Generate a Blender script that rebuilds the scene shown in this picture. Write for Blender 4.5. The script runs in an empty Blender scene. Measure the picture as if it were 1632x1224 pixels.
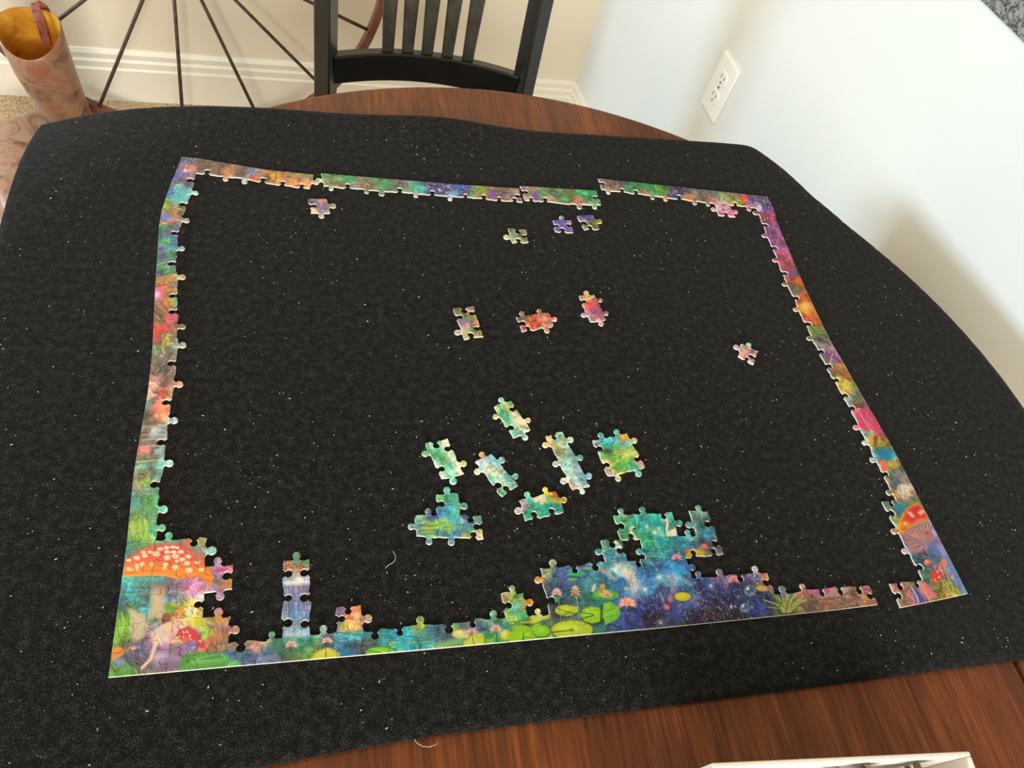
import bpy, bmesh, math, random
import numpy as np
from mathutils import Vector, Matrix

# ------------------------------------------------------------------ camera, light, exposure
scene = bpy.context.scene
COL = scene.collection
Z0 = 0.765                                   # height of the mat surface above the floor
FPX = 1190.0
RC = np.array([[0.9643254219, -0.1547544469, 0.2147732333],
               [-0.0034045265, -0.8185065426, -0.5744871182],
               [0.2646977329, 0.5532613315, -0.7898335327]])
CC = np.array([0.1235831930, -0.1508425016, 0.5432131507])   # camera, mat surface at z = 0

cam_data = bpy.data.cameras.new('camera')
cam = bpy.data.objects.new('camera', cam_data)
COL.objects.link(cam)
cam_data.sensor_fit = 'HORIZONTAL'
cam_data.sensor_width = 36.0
cam_data.lens = 36.0 * FPX / 1632.0
cam_data.clip_start = 0.02
m = Matrix(((RC[0][0], -RC[1][0], -RC[2][0], CC[0]),
            (RC[0][1], -RC[1][1], -RC[2][1], CC[1]),
            (RC[0][2], -RC[1][2], -RC[2][2], CC[2] + Z0),
            (0, 0, 0, 1)))
cam.matrix_world = m
scene.camera = cam

scene.view_settings.view_transform = 'Standard'
scene.view_settings.look = 'None'
scene.view_settings.gamma = 1.0
scene.view_settings.use_curve_mapping = False
scene.view_settings.exposure = 0.0

world = bpy.data.worlds.new('room_light')
scene.world = world
world.use_nodes = True
bg = world.node_tree.nodes['Background']
bg.inputs['Color'].default_value = (1.0, 0.81, 0.56, 1)
bg.inputs['Strength'].default_value = 0.40

def area_light(name, loc, target, sx, sy, power, color):
    d = bpy.data.lights.new(name, 'AREA')
    d.shape = 'RECTANGLE'; d.size = sx; d.size_y = sy
    d.energy = power; d.color = color
    o = bpy.data.objects.new(name, d)
    COL.objects.link(o)
    o.location = loc
    dv = Vector(target) - Vector(loc)
    o.rotation_euler = dv.to_track_quat('-Z', 'Y').to_euler()
    return o
# daylight from the window on the left side of the room
area_light('window_light', (-2.7, 1.15, Z0 + 0.44), (0.6, 0.5, Z0 - 0.05), 0.80, 0.50, 88.0, (0.55, 0.80, 1.0))
# light of the large window and lamps behind the photographer
area_light('back_window_light', (0.35, -2.6, Z0 + 0.85), (-0.1, 1.4, Z0 - 0.3), 2.0, 1.3, 150.0, (1.0, 0.935, 0.82))
# warm ceiling lamp of the room
area_light('ceiling_lamp', (-0.6, 0.9, Z0 + 1.75), (-0.4, 1.2, 0), 0.5, 0.5, 18.0, (1.0, 0.80, 0.54))

# ------------------------------------------------------------------ helpers
def ray(px, py):
    return RC.T @ np.array([(px - 816) / FPX, (py - 612) / FPX, 1.0])
def at(px, py, z=0.0):
    """the point of the plane z (mat = 0) that the photograph shows at a pixel"""
    d = ray(px, py)
    return CC + d * (z - CC[2]) / d[2]

def lin(c):
    c = np.asarray(c, float) / 255.0
    return np.where(c <= 0.04045, c / 12.92, ((c + 0.055) / 1.055) ** 2.4)

def tag(o, label=None, cat=None, group=None, kind=None):
    if label: o['label'] = label
    if cat: o['category'] = cat
    if group: o['group'] = group
    if kind: o['kind'] = kind
    return o
def empty(name, loc, label=None, cat=None, group=None, rot=(0, 0, 0)):
    o = bpy.data.objects.new(name, None)
    COL.objects.link(o)
    o.location = loc; o.rotation_euler = rot
    o.empty_display_size = 0.05
    return tag(o, label, cat, group)
def mesh_obj(name, verts, faces, mats, parent=None, smooth=False, loc=None):
    me = bpy.data.meshes.new(name)
    me.from_pydata([tuple(map(float, v)) for v in verts], [], faces)
    if not isinstance(mats, (list, tuple)): mats = [mats]
    for mt in mats: me.materials.append(mt)
    if smooth: me.polygons.foreach_set('use_smooth', [True] * len(me.polygons))
    o = bpy.data.objects.new(name, me)
    COL.objects.link(o)
    if parent is not None: o.parent = parent
    if loc is not None: o.location = loc
    return o
def bm_obj(name, bm, mat, parent=None, smooth=False, loc=None):
    bmesh.ops.recalc_face_normals(bm, faces=bm.faces)
    me = bpy.data.meshes.new(name)
    bm.to_mesh(me); bm.free()
    me.materials.append(mat)
    if smooth: me.polygons.foreach_set('use_smooth', [True] * len(me.polygons))
    o = bpy.data.objects.new(name, me)
    COL.objects.link(o)
    if parent is not None: o.parent = parent
    if loc is not None: o.location = loc
    return o
def add_box(bm, lo, hi, bevel=0.0, mat=None):
    r = bmesh.ops.create_cube(bm, size=1.0)
    vs = r['verts']
    for v in vs:
        v.co = Vector([lo[k] + (v.co[k] + 0.5) * (hi[k] - lo[k]) for k in range(3)])
    if mat is not None: bmesh.ops.transform(bm, matrix=mat, verts=vs)
    if bevel > 0:
        es = list({e for v in vs for e in v.link_edges})
        bmesh.ops.bevel(bm, geom=es, offset=bevel, segments=2, affect='EDGES', profile=0.6)
def sweep(bm, pts, sect, cap=True, ref=(0, 0, 1)):
    """sweep closed section(s) [(a, b)...] along points; a along side axis, b along ref-ish axis"""
    pts = [Vector(p) for p in pts]; n = len(pts)
    rings = []
    for k, p in enumerate(pts):
        t = (pts[min(k + 1, n - 1)] - pts[max(k - 1, 0)]).normalized()
        r = Vector(ref)
        s = t.cross(r)
        if s.length < 1e-5: s = t.cross(Vector((1, 0, 0)))
        s.normalize(); u = s.cross(t).normalized()
        sc = sect[k] if isinstance(sect[0][0], (list, tuple)) else sect
        rings.append([bm.verts.new(p + s * a + u * b) for a, b in sc])
    m_ = len(rings[0])
    for k in range(n - 1):
        for q in range(m_):
            bm.faces.new((rings[k][q], rings[k][(q + 1) % m_], rings[k + 1][(q + 1) % m_], rings[k + 1][q]))
    if cap:
        bm.faces.new(rings[0][::-1]); bm.faces.new(rings[-1])
def circ(r, n=10, ry=None):
    ry = r if ry is None else ry
    return [(r * math.cos(2 * math.pi * k / n), ry * math.sin(2 * math.pi * k / n)) for k in range(n)]
def rrect(w, h, b):
    w /= 2; h /= 2
    return [(w - b, -h), (w, -h + b), (w, h - b), (w - b, h), (-w + b, h), (-w, h - b), (-w, -h + b), (-w + b, -h)]

# ------------------------------------------------------------------ materials
def new_mat(name):
    mt = bpy.data.materials.new(name); mt.use_nodes = True
    nt = mt.node_tree
    return mt, nt, nt.nodes['Principled BSDF']
def ramp(nt, fac, stops):
    r = nt.nodes.new('ShaderNodeValToRGB')
    el = r.color_ramp.elements
    while len(el) < len(stops): el.new(0.5)
    for e, (p, c) in zip(el, stops):
        e.position = p; e.color = (*lin(c), 1)
    nt.links.new(fac, r.inputs['Fac'])
    return r.outputs['Color']
def noise(nt, vec, scale, detail=4, rough=0.5, dist=0.0):
    n = nt.nodes.new('ShaderNodeTexNoise')
    n.inputs['Scale'].default_value = scale; n.inputs['Detail'].default_value = detail
    n.inputs['Roughness'].default_value = rough; n.inputs['Distortion'].default_value = dist
    nt.links.new(vec, n.inputs['Vector'])
    return n.outputs['Fac']
def obj_coord(nt, scale=(1, 1, 1), rot=(0, 0, 0)):
    tc = nt.nodes.new('ShaderNodeTexCoord')
    mp = nt.nodes.new('ShaderNodeMapping')
    mp.inputs['Scale'].default_value = scale; mp.inputs['Rotation'].default_value = rot
    nt.links.new(tc.outputs['Object'], mp.inputs['Vector'])
    return mp.outputs['Vector']
def bump(nt, bs, h, strength, dist=0.001):
    b = nt.nodes.new('ShaderNodeBump')
    b.inputs['Strength'].default_value = strength; b.inputs['Distance'].default_value = dist
    nt.links.new(h, b.inputs['Height'])
    nt.links.new(b.outputs['Normal'], bs.inputs['Normal'])
def simple(name, c, rough=0.5, spec=0.5, var=0.06, scale=20, bump_s=0.0, bump_scale=200):
    mt, nt, bs = new_mat(name)
    v = obj_coord(nt)
    c = np.array(c, float)
    col = ramp(nt, noise(nt, v, scale), [(0.3, np.clip(c * (1 - var), 0, 255)), (0.7, np.clip(c * (1 + var), 0, 255))])
    nt.links.new(col, bs.inputs['Base Color'])
    bs.inputs['Roughness'].default_value = rough
    bs.inputs['Specular IOR Level'].default_value = spec
    if bump_s: bump(nt, bs, noise(nt, v, bump_scale), bump_s)
    return mt

M = {}
M['wall_warm_lit'] = simple('wall_paint_warm_lit', (236, 229, 210), 0.7, 0.25, 0.012, 3, 0.08, 260)  # same paint as the right wall, warm room light put into the colour
M['wall_cool_lit'] = simple('wall_paint_cool_lit', (226, 229, 226), 0.38, 0.5, 0.01, 3, 0.05, 200)  # same paint as the back wall, cool daylight put into the colour
M['trim'] = simple('trim_paint', (240, 236, 222), 0.35, 0.5, 0.01, 5)
M['plastic'] = simple('white_plastic', (246, 248, 246), 0.3, 0.5, 0.005, 10)
M['slot'] = simple('dark_slot', (120, 120, 116), 0.6, 0.2, 0.02, 10)
M['black_wood'] = simple('black_lacquer', (26, 26, 25), 0.30, 0.7, 0.25, 30, 0.06, 60)
M['sheen_wood'] = simple('worn_lacquer_painted_sheen', (58, 58, 52), 0.34, 0.6, 0.3, 40, 0.08, 80)  # scuffed slat finish, with window sheen also put into the lighter colour
M['iron'] = simple('brown_iron', (74, 60, 50), 0.6, 0.4, 0.25, 60, 0.2, 300)
M['rust'] = simple('red_brown_iron', (112, 66, 58), 0.6, 0.4, 0.2, 40, 0.2, 300)
M['cardbox'] = simple('white_cardboard', (222, 219, 212), 0.6, 0.3, 0.015, 30)
M['card'] = simple('grey_white_cardboard_edge', (226, 220, 208), 0.8, 0.2, 0.05, 900)
M['card_back'] = simple('grey_brown_cardboard_back', (138, 118, 92), 0.85, 0.2, 0.08, 600)
M['lint'] = simple('white_lint', (178, 176, 170), 0.9, 0.1, 0.05, 500)
M['sole'] = simple('dark_sole_leather', (60, 40, 30), 0.6, 0.4, 0.2, 40)
M['strap'] = simple('red_brown_strap_leather', (150, 88, 76), 0.6, 0.35, 0.18, 60, 0.2, 300)

def felt_mat():
    mt, nt, bs = new_mat('black_felt')
    v = obj_coord(nt)
    f = noise(nt, v, 900, 3, 0.7)
    g = noise(nt, v, 160, 3, 0.6)
    ad = nt.nodes.new('ShaderNodeMath'); ad.operation = 'MULTIPLY_ADD'
    nt.links.new(f, ad.inputs[0]); ad.inputs[1].default_value = 0.75
    ml = nt.nodes.new('ShaderNodeMath'); ml.operation = 'MULTIPLY'
    nt.links.new(g, ml.inputs[0]); ml.inputs[1].default_value = 0.3
    nt.links.new(ml.outputs[0], ad.inputs[2])
    col = ramp(nt, ad.outputs[0], [(0.38, (5, 5, 5)), (0.53, (18, 18, 19)), (0.74, (70, 70, 71))])
    nt.links.new(col, bs.inputs['Base Color'])
    bs.inputs['Roughness'].default_value = 0.95
    bs.inputs['Specular IOR Level'].default_value = 0.06
    bs.inputs['Sheen Weight'].default_value = 0.035
    bs.inputs['Sheen Roughness'].default_value = 0.6
    bump(nt, bs, ad.outputs[0], 0.5, 0.0012)
    return mt
M['felt'] = felt_mat()

def wood_mat(name, dark, mid, light, rough):
    mt, nt, bs = new_mat(name)
    v1 = obj_coord(nt, (60, 5, 60))
    v2 = obj_coord(nt, (330, 16, 330))
    v3 = obj_coord(nt, (9, 5, 9))
    a = noise(nt, v1, 1.0, 5, 0.6, 0.6); b = noise(nt, v2, 1.0, 4, 0.65); c = noise(nt, v3, 1.0, 2)
    mx = nt.nodes.new('ShaderNodeMath'); mx.operation = 'MULTIPLY_ADD'
    nt.links.new(a, mx.inputs[0]); mx.inputs[1].default_value = 0.36
    m2 = nt.nodes.new('ShaderNodeMath'); m2.operation = 'MULTIPLY_ADD'
    nt.links.new(b, m2.inputs[0]); m2.inputs[1].default_value = 0.42
    m3 = nt.nodes.new('ShaderNodeMath'); m3.operation = 'MULTIPLY'
    nt.links.new(c, m3.inputs[0]); m3.inputs[1].default_value = 0.22
    nt.links.new(m3.outputs[0], m2.inputs[2]); nt.links.new(m2.outputs[0], mx.inputs[2])
    col = ramp(nt, mx.outputs[0], [(0.36, dark), (0.5, mid), (0.66, light)])
    nt.links.new(col, bs.inputs['Base Color'])
    bs.inputs['Roughness'].default_value = rough
    bs.inputs['Specular IOR Level'].default_value = 0.45
    bump(nt, bs, b, 0.12, 0.0006)
    return mt
M['table'] = wood_mat('red_brown_veneer', (56, 25, 9), (95, 49, 21), (136, 75, 34), 0.36)

def carpet_mat():
    mt, nt, bs = new_mat('beige_carpet')
    v = obj_coord(nt)
    f = noise(nt, v, 190, 4, 0.7)
    g = noise(nt, v, 60, 2)
    ad = nt.nodes.new('ShaderNodeMath'); ad.operation = 'MULTIPLY_ADD'
    nt.links.new(f, ad.inputs[0]); ad.inputs[1].default_value = 0.8
    ml = nt.nodes.new('ShaderNodeMath'); ml.operation = 'MULTIPLY'; ml.inputs[1].default_value = 0.2
    nt.links.new(g, ml.inputs[0]); nt.links.new(ml.outputs[0], ad.inputs[2])
    col = ramp(nt, ad.outputs[0], [(0.36, (140, 108, 74)), (0.5, (196, 164, 124)), (0.66, (240, 212, 172))])
    nt.links.new(col, bs.inputs['Base Color'])
    bs.inputs['Roughness'].default_value = 0.95
    bs.inputs['Specular IOR Level'].default_value = 0.1
    bump(nt, bs, ad.outputs[0], 1.0, 0.008)
    return mt
M['carpet'] = carpet_mat()

def granite_mat():
    mt, nt, bs = new_mat('grey_granite')
    v = obj_coord(nt)
    vo = nt.nodes.new('ShaderNodeTexVoronoi'); vo.inputs['Scale'].default_value = 260
    nt.links.new(v, vo.inputs['Vector'])
    n1 = noise(nt, v, 140, 5, 0.7)
    mx = nt.nodes.new('ShaderNodeMath'); mx.operation = 'MULTIPLY_ADD'
    nt.links.new(vo.outputs['Distance'], mx.inputs[0]); mx.inputs[1].default_value = 0.35
    nt.links.new(n1, mx.inputs[2])
    col = ramp(nt, mx.outputs[0], [(0.46, (34, 33, 33)), (0.62, (78, 80, 82)), (0.82, (150, 154, 152))])
    nt.links.new(col, bs.inputs['Base Color'])
    bs.inputs['Roughness'].default_value = 0.3
    return mt
M['granite'] = granite_mat()

def marbled(name, stops, scale, rough):
    mt, nt, bs = new_mat(name)
    v = obj_coord(nt)
    f = noise(nt, v, scale, 4, 0.55, 1.9)
    col = ramp(nt, f, stops)
    nt.links.new(col, bs.inputs['Base Color'])
    bs.inputs['Roughness'].default_value = rough
    bump(nt, bs, f, 0.25, 0.003)
    return mt
M['boot'] = marbled('marbled_boot_leather', [(0.28, (84, 60, 48)), (0.42, (136, 100, 82)), (0.5, (150, 122, 98)), (0.57, (150, 96, 80)), (0.64, (150, 120, 98)), (0.76, (192, 172, 150))], 12, 0.36)
M['lining'] = marbled('yellow_boot_lining', [(0.3, (150, 92, 22)), (0.5, (206, 146, 36)), (0.7, (232, 180, 74))], 9, 0.6)

# ------------------------------------------------------------------ the room: floor, walls, baseboards, bar top
CORNER = Vector((0.885, 1.75, 0)); ALPHA = math.atan(0.067)
SETM = Matrix.Translation(CORNER) @ Matrix.Rotation(ALPHA, 4, 'Z')     # x along the far wall, -y along the right wall
def setting(name, bm, mat):
    o = bm_obj(name, bm, mat); o.matrix_world = SETM
    return tag(o, kind='structure')

bm = bmesh.new(); add_box(bm, (-3.2, -3.4, -0.08), (0.12, 0.1, 0.0)); floor = setting('floor', bm, M['carpet'])
bm = bmesh.new(); add_box(bm, (-3.2, 0.0, 0.0), (0.12, 0.1, 2.45)); setting('wall_back', bm, M['wall_warm_lit'])
bm = bmesh.new(); add_box(bm, (0.0, -3.4, 0.0), (0.12, 0.0, Z0 + 0.20)); setting('wall_right', bm, M['wall_cool_lit'])
PROF = [(0, 0), (0.014, 0), (0.014, 0.086), (0.0105, 0.091), (0.0105, 0.106), (0.007, 0.112), (0.007, 0.125), (0.003, 0.135), (0, 0.135)]
def baseboard(name, along_x):
    bm = bmesh.new()
    ends = (-3.2, 0.0) if along_x else (-3.4, 0.0)
    rings = []
    for e in ends:
        rings.append([bm.verts.new((e if along_x else -a, -a if along_x else e, h)) for a, h in PROF])
    n = len(PROF)
    for q in range(n):
        bm.faces.new((rings[0][q], rings[0][(q + 1) % n], rings[1][(q + 1) % n], rings[1][q]))
    bm.faces.new(rings[0]); bm.faces.new(rings[1][::-1])
    return setting(name, bm, M['trim'])
baseboard('baseboard_back', True); baseboard('baseboard_right', False)

bm = bmesh.new(); add_box(bm, (-0.004, -3.4, Z0 + 0.2005), (0.46, -0.002, Z0 + 0.2305), 0.003)
ct = bm_obj('countertop', bm, M['granite']); ct.matrix_world = SETM
tag(ct, 'speckled grey granite countertop on top of the white half wall', 'countertop')

# outlet on the right wall
def build_outlet():
    inv = SETM.inverted()
    c = inv @ Vector((0.929, 1.1025, Z0 - 0.21))
    root = empty('wall_outlet', (0, 0, 0), 'white duplex power outlet on the white half wall above the table', 'outlet')
    root.matrix_world = SETM @ Matrix.Translation((0.0, c.y, c.z))
    bm = bmesh.new(); add_box(bm, (-0.0055, -0.0365, -0.058), (0.0, 0.0365, 0.058), 0.002)
    bm_obj('cover_plate', bm, M['plastic'], root)
    for s in (1, -1):
        bm = bmesh.new()
        pts = []
        for k in range(24):
            a = 2 * math.pi * k / 24
            pts.append((0.0172 * math.cos(a), max(-0.0135, min(0.0135, 0.0172 * math.sin(a)))))
        f0 = [bm.verts.new((-0.0054, y, z + s * 0.0195)) for y, z in pts]
        f1 = [bm.verts.new((-0.0072, y * 0.95, z * 0.95 + s * 0.0195)) for y, z in pts]
        for q in range(24): bm.faces.new((f0[q], f0[(q + 1) % 24], f1[(q + 1) % 24], f1[q]))
        bm.faces.new(f1)
        rc = bm_obj('receptacle', bm, M['plastic'], root)
        for y, h in ((0.0064, 0.0042), (-0.0064, 0.0034)):
            bm = bmesh.new(); add_box(bm, (-0.0074, y - 0.0011, s * 0.0195 + 0.003 - h), (-0.0070, y + 0.0011, s * 0.0195 + 0.003 + h))
            bm_obj('slot', bm, M['slot'], rc)
        bm = bmesh.new(); add_box(bm, (-0.0074, -0.0024, s * 0.0195 - 0.0105), (-0.0070, 0.0024, s * 0.0195 - 0.0062), 0.0001)
        bm_obj('ground_hole', bm, M['slot'], rc)
    bm = bmesh.new(); bmesh.ops.create_cone(bm, cap_ends=True, segments=12, radius1=0.003, radius2=0.0025, depth=0.0012,
                                          matrix=Matrix.Translation((-0.006, 0, 0)) @ Matrix.Rotation(math.pi / 2, 4, 'Y'))
    bm_obj('screw', bm, M['slot'], root)
build_outlet()

# ------------------------------------------------------------------ round drop leaf table
TC = (0.357, 0.167); TR = 0.529; TTOP = -0.0035; TTH = 0.024
def disc_part(name, x0, x1, root):
    """part of the round top between x0 and x1 (about the table centre), with rounded rims"""
    out = []
    n = 160
    for k in range(n):
        a = 2 * math.pi * k / n
        out.append((TR * math.cos(a), TR * math.sin(a)))
    def clip(poly, xc, keep_less):
        res = []
        for k in range(len(poly)):
            p, q = poly[k], poly[(k + 1) % len(poly)]
            ip = (p[0] <= xc) == keep_less; iq = (q[0] <= xc) == keep_less
            if ip: res.append(p)
            if ip != iq:
                t = (xc - p[0]) / (q[0] - p[0]); res.append((xc, p[1] + t * (q[1] - p[1])))
        return res
    if x1 < TR: out = clip(out, x1, True)
    if x0 > -TR: out = clip(out, x0, False)
    def inset(d):
        res = []
        L = len(out)
        for k in range(L):
            a, b, c = np.array(out[k - 1]), np.array(out[k]), np.array(out[(k + 1) % L])
            t = (b - a) / (np.linalg.norm(b - a) + 1e-9) + (c - b) / (np.linalg.norm(c - b) + 1e-9)
            t /= np.linalg.norm(t) + 1e-9
            res.append(b + d * np.array([-t[1], t[0]]))
        return res
    rings = [(0.004, -TTH), (0.0, -TTH + 0.004), (0.0, -0.0045), (0.0013, -0.0013), (0.0045, 0.0)]
    vs = []; L = len(out)
    for d, z in rings: vs += [(p[0], p[1], z) for p in inset(d)]
    fs = [[r * L + q, r * L + (q + 1) % L, (r + 1) * L + (q + 1) % L, (r + 1) * L + q] for r in range(len(rings) - 1) for q in range(L)]
    ctr = np.array(out).mean(0); nv = len(vs); vs += [(ctr[0], ctr[1], 0.0), (ctr[0], ctr[1], -TTH)]
    fs += [[4 * L + q, 4 * L + (q + 1) % L, nv] for q in range(L)] + [[(q + 1) % L, q, nv + 1] for q in range(L)]
    return mesh_obj(name, vs, fs, M['table'], root, loc=(0, 0, Z0 + TTOP))
table = empty('dining_table', (TC[0], TC[1], 0), 'round red brown wooden drop leaf dining table under the black felt mat', 'table')
disc_part('tabletop', -0.3415, 0.3475, table)
disc_part('drop_leaf', 0.350, 1, table)
disc_part('drop_leaf', -1, -0.344, table)
bm = bmesh.new()
zt = Z0 + TTOP - TTH
prof = [(0.06, zt), (0.06, zt - 0.05), (0.035, zt - 0.09), (0.055, zt - 0.25), (0.06, zt - 0.35), (0.04, zt - 0.45), (0.06, zt - 0.52), (0.06, zt - 0.62), (0.02, zt - 0.64)]
rings = [[bm.verts.new((r * math.cos(2 * math.pi * k / 20), r * math.sin(2 * math.pi * k / 20), z)) for k in range(20)] for r, z in prof]
for a, b in zip(rings, rings[1:]):
    for q in range(20): bm.faces.new((a[q], a[(q + 1) % 20], b[(q + 1) % 20], b[q]))
bm.faces.new(rings[0]); bm.faces.new(rings[-1])
bm_obj('pedestal', bm, M['table'], table, True)
for k in range(4):
    a = math.pi / 4 + k * math.pi / 2
    d = Vector((math.cos(a), math.sin(a), 0))
    bm = bmesh.new()
    sweep(bm, [d * 0.04 + Vector((0, 0, 0.2)), d * 0.15 + Vector((0, 0, 0.17)), d * 0.28 + Vector((0, 0, 0.07)), d * 0.36 + Vector((0, 0, 0.021))], rrect(0.045, 0.042, 0.008))
    bm_obj('foot', bm, M['table'], table)

# ------------------------------------------------------------------ black felt mat, bending over the table edge
MX0, MX1, MY0 = -0.137, 0.985, -0.0585
def mat_far(x):
    return float(np.interp(x, [-0.137, 0.0, 0.1, 0.3, 0.4, 0.65, 0.985], [0.603, 0.606, 0.610, 0.613, 0.611, 0.622, 0.626]))
def mat_near(x):
    return MY0 - 0.010 * max(0.0, min(1.0, (0.22 - x) / 0.2)) ** 1.5
def mat_point(x, y):
    z = 0.0
    z += 0.007 * math.exp(-((x - 0.27) / 0.07) ** 2) * max(0.0, min(1.0, (y - 0.545) / 0.07)) ** 1.5
    dx, dy = x - TC[0], y - TC[1]
    r = math.hypot(dx, dy); az = math.degrees(math.atan2(dy, dx))
    R0 = float(np.interp(az, [-90, 0, 30, 36, 42, 47, 53, 60, 75, 90], [.521, .521, .521, .523, .530, .546, .560, .565, .6, .515]))
    if r > R0:
        e = r - R0
        tmax = float(np.interp(az, [-180, -150, -60, -30, 0, 25, 40, 50, 58, 75, 110, 130, 145, 180], [12, 12, 40, 62, 66, 64, 56, 46, 40, 6, 6, 26, 26, 12]))
        tmax = math.radians(tmax); rb = float(np.interp(az, [0, 35, 50], [0.022, 0.022, 0.05])) if -100 < az < 80 else 0.31
        th = min(tmax, e / rb)
        rest = max(0.0, e - rb * tmax)
        rr = R0 + rb * math.sin(th) + rest * math.cos(tmax)
        z -= rb * (1 - math.cos(th)) + rest * math.sin(tmax)
        dx, dy = dx / r * rr, dy / r * rr
    return (TC[0] + dx, TC[1] + dy, z)
def build_mat():
    nx, ny = 170, 110
    top, bot = [], []
    for j in range(ny + 1):
        for i in range(nx + 1):
            x0 = MX0 - 0.019 * max(0.0, j / ny - 0.62) / 0.38
            x = x0 + (MX1 - x0) * i / nx
            y = mat_near(x) + (mat_far(x) - mat_near(x)) * j / ny
            p = mat_point(x, y); top.append(p); bot.append((p[0], p[1], p[2] - 0.003))
    N = len(top); W = nx + 1
    fs = []
    for j in range(ny):
        for i in range(nx):
            a = j * W + i
            fs.append((a, a + 1, a + 1 + W, a + W)); fs.append((N + a, N + a + W, N + a + 1 + W, N + a + 1))
    for i in range(nx):
        fs.append((i, N + i, N + i + 1, i + 1)); a = ny * W + i; fs.append((a, a + 1, N + a + 1, N + a))
    for j in range(ny):
        a = j * W; fs.append((a, a + W, N + a + W, N + a)); a = j * W + nx; fs.append((a, N + a, N + a + W, a + W))
    o = mesh_obj('felt_mat', top + bot, fs, M['felt'], None, True, (0, 0, Z0))
    return tag(o, 'black felt puzzle mat spread over the round wooden table', 'mat')
felt = build_mat()

# lint specks on the felt
def build_lint():
    rng = random.Random(11)
    vs, fs = [], []
    for _ in range(1300):
        x = rng.uniform(-0.13, 0.82); y = rng.uniform(-0.055, 0.60)
        if rng.random() < 0.35: y = rng.uniform(-0.055, 0.2)
        p = mat_point(x, y)
        s = rng.choice([0.0002, 0.00025, 0.0003, 0.0004, 0.0005]) ; L = s * rng.choice([1, 1.2, 1.6, 2.4])
        a = rng.uniform(0, math.pi); ca, sa = math.cos(a), math.sin(a)
        b = len(vs)
        for u, v, w in ((-L, 0, 0.0003), (0, -s, 0.0002), (L, 0, 0.0004), (0, s, 0.0002), (0, 0, 0.0009), (0, 0, 0.0)):
            vs.append((p[0] + u * ca - v * sa, p[1] + u * sa + v * ca, p[2] + w))
        for q in range(4):
            fs.append((b + q, b + (q + 1) % 4, b + 4)); fs.append((b + (q + 1) % 4, b + q, b + 5))
    o = mesh_obj('lint', vs, fs, M['lint'], None, False, (0, 0, Z0))
    tag(o, 'tiny white lint specks scattered over the black felt mat', 'lint', kind='stuff')
build_lint()
def fibre(px, label, name='loose_fibre'):
    pts = [at(*p) for p in px]
    bm = bmesh.new()
    sweep(bm, [(p[0], p[1], 0.0006 + 0.0007 * math.sin(k)**2) for k, p in enumerate(pts)], circ(0.00022, 5))
    o = bm_obj(name, bm, M['lint'], None, True, (0, 0, Z0))
    tag(o, label, 'fibre', 'stray fibres on the felt')
fibre([(661, 1178), (662, 1182), (666, 1186), (674, 1190), (684, 1191), (692, 1188), (697, 1185)], 'curled white fibre at the front edge of the black felt mat')
fibre([(626, 879), (630, 886), (630, 893), (625, 898), (618, 902), (614, 907)], 'curled pale fibre right of the waterfall column of puzzle pieces')

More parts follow.
